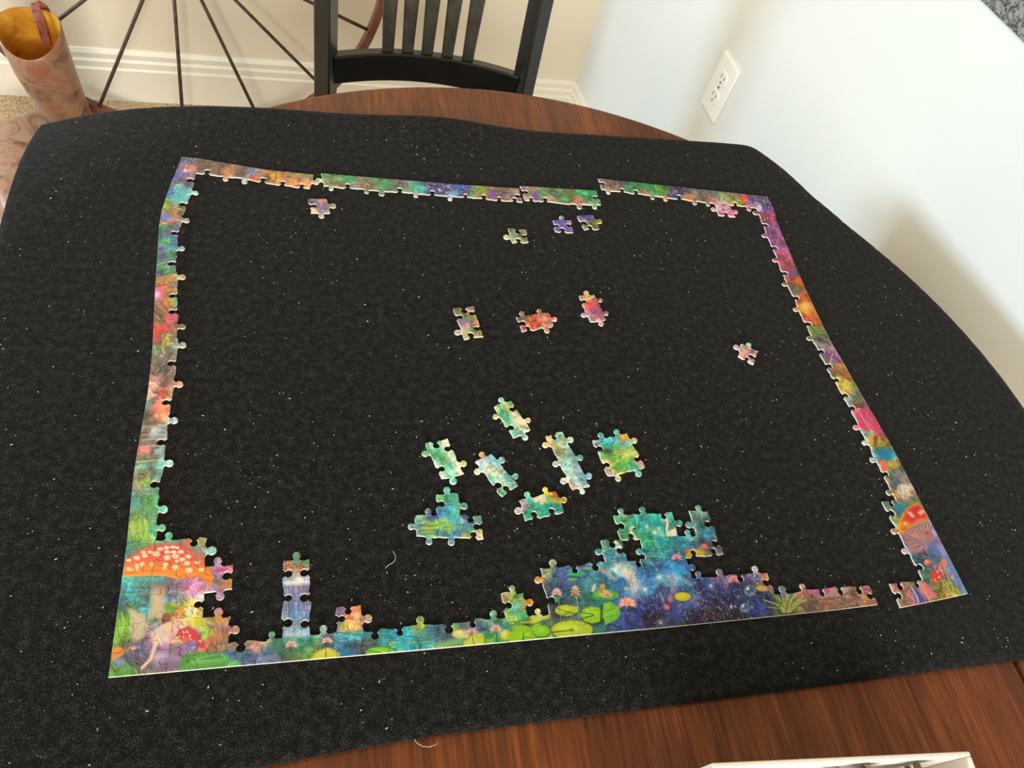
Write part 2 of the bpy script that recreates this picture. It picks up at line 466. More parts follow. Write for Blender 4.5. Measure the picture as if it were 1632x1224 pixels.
# ------------------------------------------------------------------ black slat-back chair behind the table
def build_chair():
    root = empty('dining_chair', (0.34, 1.1, 0), 'black wooden slat back dining chair pushed up behind the table', 'chair')
    B = M['black_wood']
    def yb(z): return 0.0 + (0.13 * (z + 0.25) if z > -0.3 else -0.0065 - 0.10 * (z + 0.3) )
    def part(name, bm, smooth=False): return bm_obj(name, bm, B, root, smooth)
    for s in (-1, 1):
        bm = bmesh.new()
        pts = []
        for z in (0.26, 0.15, 0.0, -0.1, -0.2, -0.3, -0.42, -0.55, -0.765):
            x = (-0.182 - 0.01 * max(0, z + 0.3)) if s < 0 else 0.183
            pts.append((x, yb(z), z + Z0))
        th = math.radians(24) * s
        sec = [(a * math.cos(th) - b * math.sin(th), a * math.sin(th) + b * math.cos(th)) for a, b in rrect(0.030, 0.038, 0.003)]
        sweep(bm, pts, sec, ref=(0, -1, 0))
        part('back_post', bm)
    def bow(x, d): return d * (1 - (x / 0.168) ** 2)
    bm = bmesh.new()
    sweep(bm, [(x, bow(x, 0.034) + 0.004, -0.2575 + Z0) for x in np.linspace(-0.172, 0.172, 17)], rrect(0.022, 0.055, 0.003))
    part('lower_rail', bm)
    bm = bmesh.new()
    sweep(bm, [(x, bow(x, 0.034) + 0.058, 0.225 + Z0) for x in np.linspace(-0.19, 0.19, 17)], rrect(0.024, 0.075, 0.006))
    part('crest_rail', bm)
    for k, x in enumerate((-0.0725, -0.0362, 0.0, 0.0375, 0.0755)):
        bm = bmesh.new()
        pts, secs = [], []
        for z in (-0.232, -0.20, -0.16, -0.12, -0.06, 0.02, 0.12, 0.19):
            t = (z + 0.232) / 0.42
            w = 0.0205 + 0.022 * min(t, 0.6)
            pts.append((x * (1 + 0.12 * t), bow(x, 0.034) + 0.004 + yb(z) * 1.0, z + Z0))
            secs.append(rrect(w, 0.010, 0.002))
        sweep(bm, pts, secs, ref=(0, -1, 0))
        bm_obj('slat', bm, M['sheen_wood'], root)
    bm = bmesh.new()
    v = []
    for z, ins in ((-0.345, 0.006), (-0.34, 0), (-0.316, 0), (-0.31, 0.008)):
        v.append([bm.verts.new((px, py, z + Z0)) for px, py in ((-0.18 + ins, -0.03 - ins), (0.18 - ins, -0.03 - ins), (0.215 - ins, -0.40 + ins), (-0.215 + ins, -0.40 + ins))])
    for a, b in zip(v, v[1:]):
        for q in range(4): bm.faces.new((a[q], a[(q + 1) % 4], b[(q + 1) % 4], b[q]))
    bm.faces.new(v[0]); bm.faces.new(v[-1])
    part('seat', bm)
    for s in (-1, 1):
        bm = bmesh.new()
        sweep(bm, [(s * 0.19, -0.37, -0.345 + Z0), (s * 0.192, -0.375, 0.0)], [rrect(0.036, 0.036, 0.003), rrect(0.026, 0.026, 0.003)], ref=(0, -1, 0))
        part('front_leg', bm)
        bm = bmesh.new()
        sweep(bm, [(s * 0.19, -0.36, 0.2), (s * 0.184, 0.012, 0.2)], rrect(0.016, 0.022, 0.003))
        part('stretcher', bm)
build_chair()

# ------------------------------------------------------------------ iron wagon wheel against the far wall
def at_y(px, py, y):
    d = ray(px, py); return CC + d * (y - CC[1]) / d[1]
def build_wheel():
    h = at_y(270, -105, 1.60); lean = 0.05; dz = h[2] + 0.772
    R = math.hypot(dz, lean); tilt = math.atan2(lean, dz)
    root = empty('wagon_wheel', (h[0], h[1], 0), 'thin spoked brown iron wagon wheel standing against the cream wall', 'wheel', rot=(0, 0, ALPHA))
    def P(r, a, dy=0.0): return (r * math.cos(a), dy + r * math.sin(a) * math.sin(tilt), dz - 0.007 + r * math.sin(a) * math.cos(tilt))
    n = 96
    bm = bmesh.new()
    rings = []
    for k in range(n):
        a = 2 * math.pi * k / n
        rings.append([bm.verts.new(P(r, a, dy)) for r, dy in ((R, -0.011), (R, 0.011), (R - 0.018, 0.011), (R - 0.018, -0.011))])
    for k in range(n):
        A, Bq = rings[k], rings[(k + 1) % n]
        for q in range(4): bm.faces.new((A[q], A[(q + 1) % 4], Bq[(q + 1) % 4], Bq[q]))
    bm_obj('rim', bm, M['rust'], root)['label'] = 'flat red brown rim'
    bm = bmesh.new()
    bmesh.ops.create_cone(bm, cap_ends=True, segments=20, radius1=0.05, radius2=0.04, depth=0.09, matrix=Matrix.Translation((0, 0, dz - 0.007)) @ Matrix.Rotation(-tilt, 4, 'X') @ Matrix.Rotation(math.pi / 2, 4, 'X'))
    bm_obj('hub', bm, M['iron'], root)
    for k in range(15):
        a = math.radians(266.6 + 24 * k)
        bm = bmesh.new(); sweep(bm, [P(0.035, a), P(R - 0.012, a)], circ(0.0042, 8), ref=(0, 1, 0))
        bm_obj('spoke', bm, M['iron'], root, True)
build_wheel()

# ------------------------------------------------------------------ western boot on the carpet
def build_boot():
    root = empty('western_boot', (-0.42, 1.45, 0), 'tall marbled pink and grey western boot standing on the carpet', 'boot')
    ox, oy = -0.42, 1.467
    n = 36
    def ring(cx, cy, z, rx, ry, tilt=0.0, rot=0.0, pw=1.0):
        out = []
        for k in range(n):
            a = 2 * math.pi * k / n
            c, s = math.cos(a), math.sin(a)
            u = rx * math.copysign(abs(c) ** pw, c); v = ry * math.copysign(abs(s) ** pw, s)
            x = cx + u * math.cos(rot) - v * math.sin(rot); y = cy + u * math.sin(rot) + v * math.cos(rot)
            zz = z + tilt * s + (0.016 * (abs(c) ** 2 - 0.3) if tilt else 0)
            out.append((x - ox, y - oy, zz + Z0))
        return out
    def loft(name, rings, mat, cap0=False, cap1=False):
        vs = [p for r in rings for p in r]
        fs = [(a * n + q, a * n + (q + 1) % n, (a + 1) * n + (q + 1) % n, (a + 1) * n + q) for a in range(len(rings) - 1) for q in range(n)]
        if cap0: fs.append(tuple(range(n))[::-1])
        if cap1: fs.append(tuple((len(rings) - 1) * n + q for q in range(n)))
        return mesh_obj(name, vs, fs, mat, root, True)
    shaft = [(-0.405, 1.498, -0.735, 0.045, 0.050, 0), (-0.405, 1.495, -0.69, 0.046, 0.047, 0), (-0.408, 1.482, -0.65, 0.049, 0.052, 0), (-0.412, 1.468, -0.60, 0.054, 0.056, 0),
             (-0.416, 1.458, -0.55, 0.058, 0.058, 0.008), (-0.419, 1.452, -0.487, 0.060, 0.060, 0.016), (-0.420, 1.450, -0.46, 0.0605, 0.061, 0.022)]
    rs = [ring(*s) for s in shaft]
    rs.append(ring(-0.420, 1.450, -0.458, 0.0585, 0.059, 0.022))
    loft('shaft', rs, M['boot'], True)
    lin_r = [ring(-0.420, 1.450, -0.4585, 0.0584, 0.0589, 0.022), ring(-0.419, 1.452, -0.51, 0.056, 0.056, 0.016), ring(-0.414, 1.462, -0.57, 0.052, 0.053, 0), ring(-0.410, 1.475, -0.62, 0.047, 0.050, 0), ring(-0.406, 1.49, -0.66, 0.02, 0.02, 0)]
    loft('lining', lin_r, M['lining'], False, True)['label'] = 'mustard yellow inner lining'
    # vamp and foot: rings across the foot from heel to toe
    foot = [(-0.400, 1.556, 0.018, 0.030), (-0.402, 1.548, 0.034, 0.060), (-0.412, 1.525, 0.046, 0.078), (-0.45, 1.492, 0.064, 0.070), (-0.480, 1.462, 0.075, 0.066), (-0.489, 1.41, 0.072, 0.064),
            (-0.49, 1.36, 0.064, 0.058), (-0.486, 1.30, 0.054, 0.050), (-0.476, 1.24, 0.039, 0.047), (-0.468, 1.20, 0.025, 0.038), (-0.463, 1.175, 0.009, 0.026)]
    fr = []
    for k, (cx, cy, w, h) in enumerate(foot):
        out = []
        for q in range(n):
            a = 2 * math.pi * q / n
            c, s = math.cos(a), math.sin(a)
            z = 0.020 + (h * (max(0, s) ** 0.8) if s > 0 else 0.004 * s)
            out.append((cx + w * math.copysign(abs(c) ** 0.75, c) - ox, cy + 0.012 * c * (1 if k > 3 else 0) - oy, z))
        fr.append(out)
    loft('vamp', fr, M['boot'], True, True)
    bm = bmesh.new()
    hp = [(-0.432, 1.556), (-0.372, 1.556), (-0.362, 1.52), (-0.452, 1.51)]
    v0 = [bm.verts.new((x - ox, y - oy, 0.0)) for x, y in hp]; v1 = [bm.verts.new((x - ox, y - oy, 0.022)) for x, y in hp]
    for q in range(4): bm.faces.new((v0[q], v0[(q + 1) % 4], v1[(q + 1) % 4], v1[q]))
    bm.faces.new(v0); bm.faces.new(v1)
    bm_obj('heel', bm, M['sole'], root)
    bm = bmesh.new()
    left = [(cx - w * 1.02, cy) for cx, cy, w, h in foot[3:]]; right = [(cx + w * 1.02, cy) for cx, cy, w, h in foot[3:]]
    loop = left + right[::-1]
    a0 = [bm.verts.new((x - ox, y - oy, 0.0)) for x, y in loop]; a1 = [bm.verts.new((x - ox, y - oy, 0.019)) for x, y in loop]
    for q in range(len(loop)): bm.faces.new((a0[q], a0[(q + 1) % len(loop)], a1[(q + 1) % len(loop)], a1[q]))
    bm.faces.new(a0); bm.faces.new(a1)
    bm_obj('sole', bm, M['sole'], root)
    # pull strap looped over the back rim
    pts = [at_y(77, 64, 1.495), at_y(72, 45, 1.492), at_y(66, 25, 1.493), at_y(60, 8, 1.497), at_y(58, 2, 1.507), at_y(64, 0, 1.516), at_y(72, 5, 1.522), at_y(78, 16, 1.524)]
    bm = bmesh.new()
    sweep(bm, [(p[0] - ox, p[1] - oy, p[2] + Z0) for p in pts], [rrect(0.018, 0.003, 0.001)] * len(pts), ref=(0, -1, 0.4))
    bm_obj('pull_strap', bm, M['strap'], root)['label'] = 'red brown leather pull strap over the rim'
build_boot()

# ------------------------------------------------------------------ the printed picture of the puzzle (a flat print, made here)
CX0, CY0, RES = -0.035, -0.035, 2400.0
CW, CH = int(0.765 * RES), int(0.605 * RES)
def to_canvas(pts):
    pts = np.asarray(pts, float).reshape(-1, 2)
    d = np.stack([(pts[:, 0] - 816) / FPX, (pts[:, 1] - 612) / FPX, np.ones(len(pts))], 1) @ RC
    k = -CC[2] / d[:, 2]
    return np.stack([(CC[0] + d[:, 0] * k - CX0) * RES, (CC[1] + d[:, 1] * k - CY0) * RES], 1)
prng = np.random.RandomState(5)
class Painter:
    def __init__(self):
        self.base = []
        self.todo = []
        self.f = (0, 0, 1)
    def frame(self, ox, oy, s): self.f = (ox, oy, s)
    def px(self, pts):
        pts = np.asarray(pts, float).reshape(-1, 2)
        return pts / self.f[2] + np.array([self.f[0], self.f[1]])
    def field(self, *items):                      # items: x, y, r, g, b
        for x, y, r, g, b in items:
            c = to_canvas(self.px([(x, y)]))[0]
            self.base.append((c[0], c[1], r, g, b))
    def start(self):
        B = np.array(self.base)
        q = 4
        gx, gy = np.meshgrid(np.arange(0, CW + q, q), np.arange(0, CH + q, q))
        # swirl the lookup a little so that patches have painted edges
        wob = fractal(gx.shape, 5, 3, 11) * 14; wob2 = fractal(gx.shape, 5, 3, 12) * 14
        X = gx + wob; Y = gy + wob2
        acc = np.zeros(gx.shape + (3,)); ws = np.zeros(gx.shape)
        for x, y, r, g, b in B:
            w = 1.0 / ((X - x) ** 2 + (Y - y) ** 2 + 30.0) ** 2.2
            acc += w[..., None] * np.array([r, g, b]); ws += w
        small = acc / ws[..., None]
        yy = np.arange(CH) / q; xx = np.arange(CW) / q
        y0 = yy.astype(int); x0 = xx.astype(int); fy = (yy - y0)[:, None, None]; fx = (xx - x0)[None, :, None]
        a = small[y0][:, x0]; b = small[y0][:, x0 + 1]; c = small[y0 + 1][:, x0]; d = small[y0 + 1][:, x0 + 1]
        self.img = (a * (1 - fx) + b * fx) * (1 - fy) + (c * (1 - fx) + d * fx) * fy
        # painted texture: light and dark brush detail of the artwork
        n1 = fractal((CH, CW), 7, 3, 1); n2 = fractal((CH, CW), 18, 3, 2); n3 = fractal((CH, CW), 4, 2, 3)
        lum = 1 + 0.30 * n1 + 0.14 * n2 + 0.22 * n3
        n4 = fractal((CH, CW), 12, 2, 21); n5 = fractal((CH, CW), 6, 2, 22)
        lum = lum * (1 - 0.20 * np.exp(-(n4 / 0.05) ** 2)) * (1 + 0.16 * np.exp(-((n4 - 0.16) / 0.06) ** 2)) * (1 - 0.22 * np.exp(-(n5 / 0.06) ** 2))
        self.img = self.img * lum[..., None] * 1.08
        self.img[..., 0] *= 1 + 0.18 * fractal((CH, CW), 9, 2, 4); self.img[..., 2] *= 1 + 0.18 * fractal((CH, CW), 9, 2, 6)
    def blend(self, x0, y0, al, col):
        h, w = al.shape
        sub = self.img[y0:y0 + h, x0:x0 + w]
        sub += (np.asarray(col, float) - sub) * al[..., None]
    def _bbox(self, P, pad):
        x0 = max(0, int(P[:, 0].min() - pad)); x1 = min(CW, int(P[:, 0].max() + pad) + 1)
        y0 = max(0, int(P[:, 1].min() - pad)); y1 = min(CH, int(P[:, 1].max() + pad) + 1)
        return x0, y0, x1, y1
    def poly(self, pts, col, soft=1.5, al=1.0):
        P = to_canvas(self.px(pts))
        x0, y0, x1, y1 = self._bbox(P, soft + 1)
        if x1 <= x0 or y1 <= y0: return
        gx, gy = np.meshgrid(np.arange(x0, x1) + 0.5, np.arange(y0, y1) + 0.5)
        inside = np.zeros(gx.shape, bool); dist = np.full(gx.shape, 1e9)
        for k in range(len(P)):
            a = P[k]; b = P[(k + 1) % len(P)]
            ab = b - a; L2 = ab @ ab + 1e-9
            t = np.clip(((gx - a[0]) * ab[0] + (gy - a[1]) * ab[1]) / L2, 0, 1)
            dist = np.minimum(dist, (gx - a[0] - t * ab[0]) ** 2 + (gy - a[1] - t * ab[1]) ** 2)
            if a[1] != b[1]:
                cond = ((a[1] > gy) != (b[1] > gy)) & (gx < (b[0] - a[0]) * (gy - a[1]) / (b[1] - a[1]) + a[0])
                inside ^= cond
        sd = np.sqrt(dist) * np.where(inside, 1, -1)
        self.blend(x0, y0, np.clip(sd / soft + 0.5, 0, 1) * al, col)
    def ell(self, cx, cy, rx, ry, col, soft=1.5, al=1.0, rot=0.0):
        a = np.linspace(0, 2 * np.pi, 21)[:-1]
        r = math.radians(rot)
        u, v = rx * np.cos(a), ry * np.sin(a)
        self.poly(np.stack([cx + u * math.cos(r) - v * math.sin(r), cy + u * math.sin(r) + v * math.cos(r)], 1), col, soft, al)
    def line(self, pts, w, col, soft=1.2, al=1.0):  # w in zoomed units
        P = to_canvas(self.px(pts))
        ref = self.px([pts[0], (pts[0][0] + 10, pts[0][1])])
        wc = np.linalg.norm(np.diff(to_canvas(ref), axis=0)) / 10 * w / 2
        x0, y0, x1, y1 = self._bbox(P, wc + soft + 1)
        if x1 <= x0 or y1 <= y0: return
        gx, gy = np.meshgrid(np.arange(x0, x1) + 0.5, np.arange(y0, y1) + 0.5)
        dist = np.full(gx.shape, 1e9)
        for a, b in zip(P, P[1:]):
            ab = b - a; L2 = ab @ ab + 1e-9
            t = np.clip(((gx - a[0]) * ab[0] + (gy - a[1]) * ab[1]) / L2, 0, 1)
            dist = np.minimum(dist, (gx - a[0] - t * ab[0]) ** 2 + (gy - a[1] - t * ab[1]) ** 2)
        self.blend(x0, y0, np.clip((wc - np.sqrt(dist)) / soft + 0.5, 0, 1) * al, col)
    def dots(self, box, n, r, col, seed=0, al=0.9):
        rg = np.random.RandomState(seed)
        for _ in range(n):
            x = rg.uniform(box[0], box[2]); y = rg.uniform(box[1], box[3]); k = r * rg.uniform(0.5, 1.3)
            self.ell(x, y, k, k, col, 1.0, al)
    def streaks(self, box, n, w, cols, ang=0.0, L=40, seed=0, al=0.7):
        rg = np.random.RandomState(seed)
        for _ in range(n):
            x = rg.uniform(box[0], box[2]); y = rg.uniform(box[1], box[3]); l = L * rg.uniform(0.5, 1.4)
            a = math.radians(ang + rg.uniform(-8, 8)); dx, dy = math.cos(a) * l / 2, math.sin(a) * l / 2
            self.line([(x - dx, y - dy), (x + rg.uniform(-3, 3), y + rg.uniform(-2, 2)), (x + dx, y + dy)], w * rg.uniform(0.6, 1.4), cols[rg.randint(len(cols))], 1.3, al)
    def lotus(self, cx, cy, R, H, col=(240, 178, 176), tip=(252, 226, 220), core=(226, 96, 96), n=9):
        for k in range(n):
            a = math.pi * (-0.10 + 1.20 * k / (n - 1))
            ex, ey = cx + R * math.cos(a), cy + H * 0.35 - H * math.sin(a) * 1.05
            px_, py_ = -(ey - cy), (ex - cx); q = math.hypot(px_, py_) + 1e-6; wv = 0.12 * R
            mx, my = cx + (ex - cx) * 0.55, cy + (ey - cy) * 0.55
            self.poly([(cx, cy + H * 0.3), (mx + px_ / q * wv, my + py_ / q * wv), (ex, ey), (mx - px_ / q * wv, my - py_ / q * wv)], tip if k % 2 else col, 1.3)
        self.ell(cx, cy + H * 0.1, R * 0.3, H * 0.3, core, 6, 0.75)
    def pad(self, cx, cy, rx, ry, col, notch=None, vein=(226, 236, 150), dark=(50, 90, 30), nv=10, rot=0.0):
        self.ell(cx + rx * 0.03, cy + ry * 0.12, rx * 1.03, ry * 1.05, dark, 2.5, 0.8, rot)
        self.ell(cx, cy, rx, ry, col, 1.5, 1, rot)
        hi = np.clip(np.array(col) * 1.18 + 10, 0, 255)
        self.ell(cx - rx * 0.2, cy - ry * 0.25, rx * 0.55, ry * 0.45, hi, 10, 0.6, rot)
        for k in range(nv):
            a = 2 * math.pi * k / nv + 0.3
            self.line([(cx, cy), (cx + rx * 0.93 * math.cos(a), cy + ry * 0.93 * math.sin(a))], max(1.2, rx * 0.025), vein, 1.2, 0.6)
        if notch is not None:
            a = math.radians(notch)
            self.poly([(cx, cy), (cx + 1.05 * rx * math.cos(a - 0.16), cy + 1.05 * ry * math.sin(a - 0.16)), (cx + 1.05 * rx * math.cos(a + 0.16), cy + 1.05 * ry * math.sin(a + 0.16))], dark, 1.2, 0.9)
def fractal(shape, cell, octs, seed):
    rg = np.random.RandomState(seed)
    out = np.zeros(shape); amp = 1.0; tot = 0
    for o in range(octs):
        c = max(2, cell * 2 ** (octs - 1 - o))
        g = rg.uniform(-1, 1, (shape[0] // c + 3, shape[1] // c + 3))
        y = np.arange(shape[0]) / c; x = np.arange(shape[1]) / c
        y0 = y.astype(int); x0 = x.astype(int); fy = (y - y0)[:, None]; fx = (x - x0)[None]
        fy = fy * fy * (3 - 2 * fy); fx = fx * fx * (3 - 2 * fx)
        v = (g[y0][:, x0] * (1 - fx) + g[y0][:, x0 + 1] * fx) * (1 - fy) + (g[y0 + 1][:, x0] * (1 - fx) + g[y0 + 1][:, x0 + 1] * fx) * fy
        out += v * amp; tot += amp; amp *= 0.7
    return out / tot

K = Painter()
# ---- colour fields
# left strip, top to bottom
K.frame(230, 240, 6.8)
K.field((430, 120, 104, 98, 138), (520, 130, 108, 102, 136), (400, 220, 100, 98, 150), (520, 215, 216, 140, 128), (480, 250, 120, 110, 150), (370, 280, 96, 92, 150), (520, 290, 150, 112, 140),
        (330, 350, 106, 106, 148), (420, 360, 96, 98, 136), (510, 370, 104, 104, 136), (280, 420, 112, 112, 150), (400, 410, 110, 190, 180), (340, 480, 80, 140, 190), (280, 490, 80, 110, 170), (420, 490, 80, 190, 200), (500, 475, 150, 210, 205),
        (250, 560, 120, 160, 90), (340, 545, 80, 180, 210), (430, 550, 90, 196, 214), (220, 620, 140, 160, 80), (310, 600, 120, 140, 90), (400, 620, 150, 140, 120), (290, 660, 130, 116, 90), (360, 680, 176, 150, 80), (230, 690, 130, 110, 130), (400, 700, 124, 112, 98),
        (220, 730, 90, 110, 190), (270, 735, 96, 120, 200), (340, 740, 190, 130, 110), (200, 790, 170, 130, 120), (300, 780, 190, 120, 120), (430, 765, 140, 140, 130), (210, 840, 90, 140, 120), (290, 850, 90, 120, 110), (360, 860, 100, 120, 180),
        (180, 900, 80, 140, 120), (260, 910, 110, 100, 150), (350, 950, 100, 110, 180), (220, 945, 90, 120, 180), (180, 990, 80, 170, 110), (260, 1010, 90, 170, 120), (330, 1050, 80, 120, 180), (200, 1060, 90, 150, 130), (380, 1070, 190, 210, 200), (160, 1120, 100, 108, 140), (240, 1090, 90, 170, 180),
        (300, 1130, 70, 140, 90), (160, 1190, 90, 100, 140), (240, 1190, 60, 140, 110), (330, 1200, 90, 130, 120))
K.frame(220, 400, 5.1)
K.field((180, 60, 80, 100, 120), (260, 60, 60, 120, 90), (300, 20, 100, 180, 180), (160, 150, 80, 150, 70), (240, 135, 110, 120, 190), (300, 170, 90, 110, 110), (160, 190, 60, 80, 140), (250, 180, 90, 150, 80), (170, 240, 150, 120, 80), (260, 240, 190, 130, 70), (325, 235, 180, 170, 130),
        (160, 290, 140, 100, 80), (220, 290, 200, 120, 60), (300, 300, 120, 120, 120), (165, 350, 226, 110, 190), (155, 368, 250, 200, 230), (215, 350, 220, 110, 70), (270, 340, 170, 120, 70), (150, 425, 150, 130, 150), (220, 420, 190, 110, 70), (300, 400, 110, 160, 130), (320, 440, 120, 190, 160), (260, 440, 200, 150, 70),
        (150, 490, 90, 80, 70), (220, 500, 170, 110, 80), (300, 540, 200, 90, 130), (160, 560, 100, 90, 80), (230, 560, 190, 100, 60), (280, 590, 200, 90, 120), (150, 650, 200, 70, 60), (230, 650, 200, 90, 120), (150, 680, 200, 80, 70), (290, 640, 140, 130, 80), (330, 635, 140, 150, 110), (160, 740, 160, 70, 80), (240, 730, 150, 140, 60), (290, 700, 120, 110, 80),
        (150, 820, 100, 140, 100), (220, 790, 130, 130, 70), (270, 800, 120, 110, 100), (330, 775, 180, 180, 170), (160, 870, 110, 120, 90), (250, 880, 130, 120, 116), (180, 930, 110, 104, 100), (290, 960, 150, 130, 130), (130, 990, 130, 110, 100), (200, 1000, 104, 100, 96), (260, 1030, 140, 120, 116), (120, 1060, 190, 140, 110),
        (310, 1077, 200, 150, 140), (130, 1110, 220, 160, 150), (200, 1110, 120, 90, 90), (260, 1120, 190, 160, 150), (110, 1170, 210, 180, 160), (205, 1180, 220, 90, 80), (260, 1190, 200, 170, 150))
K.frame(190, 620, 4.708)
K.field((250, 40, 190, 130, 120), (330, 40, 220, 110, 90), (390, 50, 200, 170, 150), (225, 130, 110, 140, 140), (300, 140, 210, 120, 100), (370, 140, 220, 140, 110), (260, 110, 130, 110, 100), (220, 210, 90, 84, 74), (300, 220, 190, 130, 110), (350, 220, 220, 140, 100), (200, 270, 100, 92, 80), (390, 250, 150, 190, 190), (280, 260, 110, 104, 80),
        (190, 320, 96, 84, 76), (270, 320, 170, 180, 190), (340, 330, 130, 140, 140), (180, 390, 110, 96, 84), (260, 400, 120, 124, 124), (340, 390, 150, 150, 140), (170, 450, 190, 110, 110), (230, 470, 90, 96, 80), (300, 480, 130, 170, 170), (160, 520, 100, 100, 84), (240, 520, 104, 104, 90), (340, 560, 180, 230, 220),
        (150, 580, 110, 180, 160), (230, 610, 90, 120, 110), (290, 590, 110, 190, 176), (140, 650, 120, 130, 100), (210, 670, 130, 150, 130), (280, 650, 100, 150, 130), (170, 720, 150, 160, 70), (130, 720, 110, 130, 100), (240, 740, 90, 150, 120), (130, 790, 120, 130, 120), (220, 790, 130, 160, 150), (280, 780, 60, 150, 110),
        (120, 880, 60, 160, 160), (210, 880, 80, 160, 70), (260, 880, 70, 160, 90), (315, 890, 110, 190, 170), (110, 960, 90, 140, 110), (190, 980, 110, 150, 90), (250, 960, 70, 150, 110), (150, 1050, 150, 190, 70), (220, 1040, 100, 170, 90), (100, 1060, 110, 150, 80), (260, 1080, 60, 170, 140), (110, 1120, 100, 140, 70), (200, 1120, 130, 170, 80), (310, 1070, 100, 190, 176))
# bottom left mushroom corner
K.frame(160, 840, 4.896)
K.field((240, 30, 140, 180, 80), (310, 60, 150, 196, 70), (400, 40, 70, 180, 150), (250, 140, 50, 130, 90), (360, 150, 90, 170, 70), (240, 220, 50, 140, 130), (450, 130, 70, 180, 150), (600, 120, 70, 180, 150), (690, 140, 200, 120, 90), (740, 190, 110, 150, 130), (800, 120, 140, 140, 80), (790, 240, 160, 140, 130),
        (830, 270, 120, 190, 180), (860, 205, 130, 200, 200), (240, 430, 50, 180, 166), (300, 480, 70, 140, 150), (240, 520, 40, 140, 150), (350, 520, 90, 110, 120), (300, 570, 40, 190, 190), (200, 600, 40, 130, 150), (450, 430, 90, 190, 190), (560, 430, 130, 120, 140), (560, 520, 120, 120, 140), (680, 450, 180, 120, 170), (780, 470, 196, 130, 180),
        (720, 540, 170, 140, 180), (800, 550, 220, 190, 200), (630, 570, 150, 150, 190), (540, 570, 110, 160, 210), (200, 640, 40, 110, 120), (330, 630, 70, 170, 190), (270, 640, 80, 130, 70), (150, 720, 90, 160, 70), (180, 780, 130, 180, 70), (150, 860, 110, 180, 50), (200, 910, 80, 130, 60), (300, 930, 120, 110, 130), (230, 960, 150, 120, 130), (110, 920, 110, 170, 60),
        (250, 1010, 90, 84, 100), (330, 1000, 130, 110, 150), (300, 1080, 90, 76, 90), (160, 1060, 110, 130, 170), (120, 1110, 70, 90, 70), (180, 1130, 90, 170, 60), (240, 1130, 80, 150, 60), (110, 1160, 80, 150, 80), (350, 1130, 100, 110, 90), (480, 960, 150, 120, 160), (520, 1040, 160, 130, 170), (600, 1060, 130, 110, 140), (420, 1100, 120, 120, 140), (560, 900, 190, 150, 140),
        (640, 980, 130, 100, 130), (640, 590, 150, 150, 70), (720, 590, 220, 190, 90), (780, 640, 190, 150, 110), (700, 680, 210, 200, 150), (740, 750, 226, 200, 90), (560, 640, 110, 150, 50), (820, 720, 140, 110, 80), (820, 840, 150, 190, 60), (800, 930, 200, 110, 90), (720, 900, 130, 110, 180), (900, 740, 170, 120, 80), (950, 720, 200, 130, 50), (900, 800, 160, 120, 110),
        (900, 880, 150, 100, 76), (970, 860, 140, 100, 90), (1010, 790, 180, 140, 140), (900, 660, 190, 130, 150), (870, 940, 120, 96, 70), (960, 940, 120, 100, 84), (1080, 890, 140, 124, 96), (1130, 900, 120, 106, 90), (1060, 1000, 70, 120, 160), (1150, 1040, 70, 104, 140), (950, 330, 190, 90, 176), (920, 400, 130, 110, 130), (1010, 310, 220, 100, 140), (1010, 430, 190, 140, 60),
        (935, 265, 190, 150, 190), (915, 490, 176, 130, 170), (960, 420, 120, 100, 100), (1000, 350, 180, 100, 120))
# waterfall column and the bottom strip
K.frame(360, 860, 5.44)
K.field((620, 165, 130, 170, 140), (540, 230, 180, 120, 90), (680, 215, 120, 150, 130), (620, 250, 196, 130, 90), (560, 290, 150, 170, 200), (680, 290, 170, 176, 200), (540, 360, 200, 215, 230), (660, 370, 220, 220, 235), (530, 440, 130, 140, 180), (620, 440, 140, 130, 180), (700, 440, 140, 110, 180), (540, 560, 110, 130, 180), (620, 560, 140, 160, 210), (700, 560, 130, 140, 200),
        (540, 690, 110, 140, 190), (620, 690, 110, 160, 220), (700, 690, 130, 150, 210), (560, 810, 150, 190, 220), (650, 830, 140, 200, 210), (700, 800, 130, 170, 210), (980, 620, 130, 120, 170), (1030, 590, 200, 110, 60), (1130, 640, 220, 180, 130), (970, 760, 140, 120, 160), (1020, 750, 190, 180, 70), (1100, 760, 220, 170, 110), (1180, 695, 200, 160, 150),
        (30, 900, 130, 110, 80), (100, 930, 120, 100, 70), (200, 880, 140, 120, 100), (20, 1010, 70, 110, 150), (120, 1000, 60, 110, 150), (180, 1060, 70, 110, 140), (260, 910, 190, 150, 140), (340, 890, 180, 160, 140), (370, 835, 120, 190, 130), (350, 960, 70, 120, 150), (420, 900, 60, 130, 110), (330, 1060, 100, 120, 160), (420, 1050, 90, 100, 120), (470, 980, 60, 110, 100), (560, 1000, 80, 130, 100),
        (540, 1050, 80, 100, 80), (650, 900, 60, 130, 120), (760, 880, 60, 130, 100), (720, 950, 80, 140, 110), (720, 1040, 110, 150, 100), (800, 1000, 120, 140, 70), (820, 810, 140, 180, 180), (900, 870, 80, 100, 110), (930, 920, 70, 90, 110), (1000, 850, 60, 150, 170), (1100, 840, 50, 150, 170), (1040, 930, 70, 120, 150), (1050, 1000, 50, 120, 170), (1130, 950, 70, 90, 110), (1200, 830, 60, 140, 150),
        (1280, 900, 90, 90, 100), (1350, 860, 60, 150, 160), (1450, 860, 50, 160, 170), (1550, 850, 50, 170, 180), (1550, 960, 40, 170, 170), (1250, 1020, 80, 110, 110), (1500, 940, 50, 160, 160))
K.frame(620, 900, 5.829)
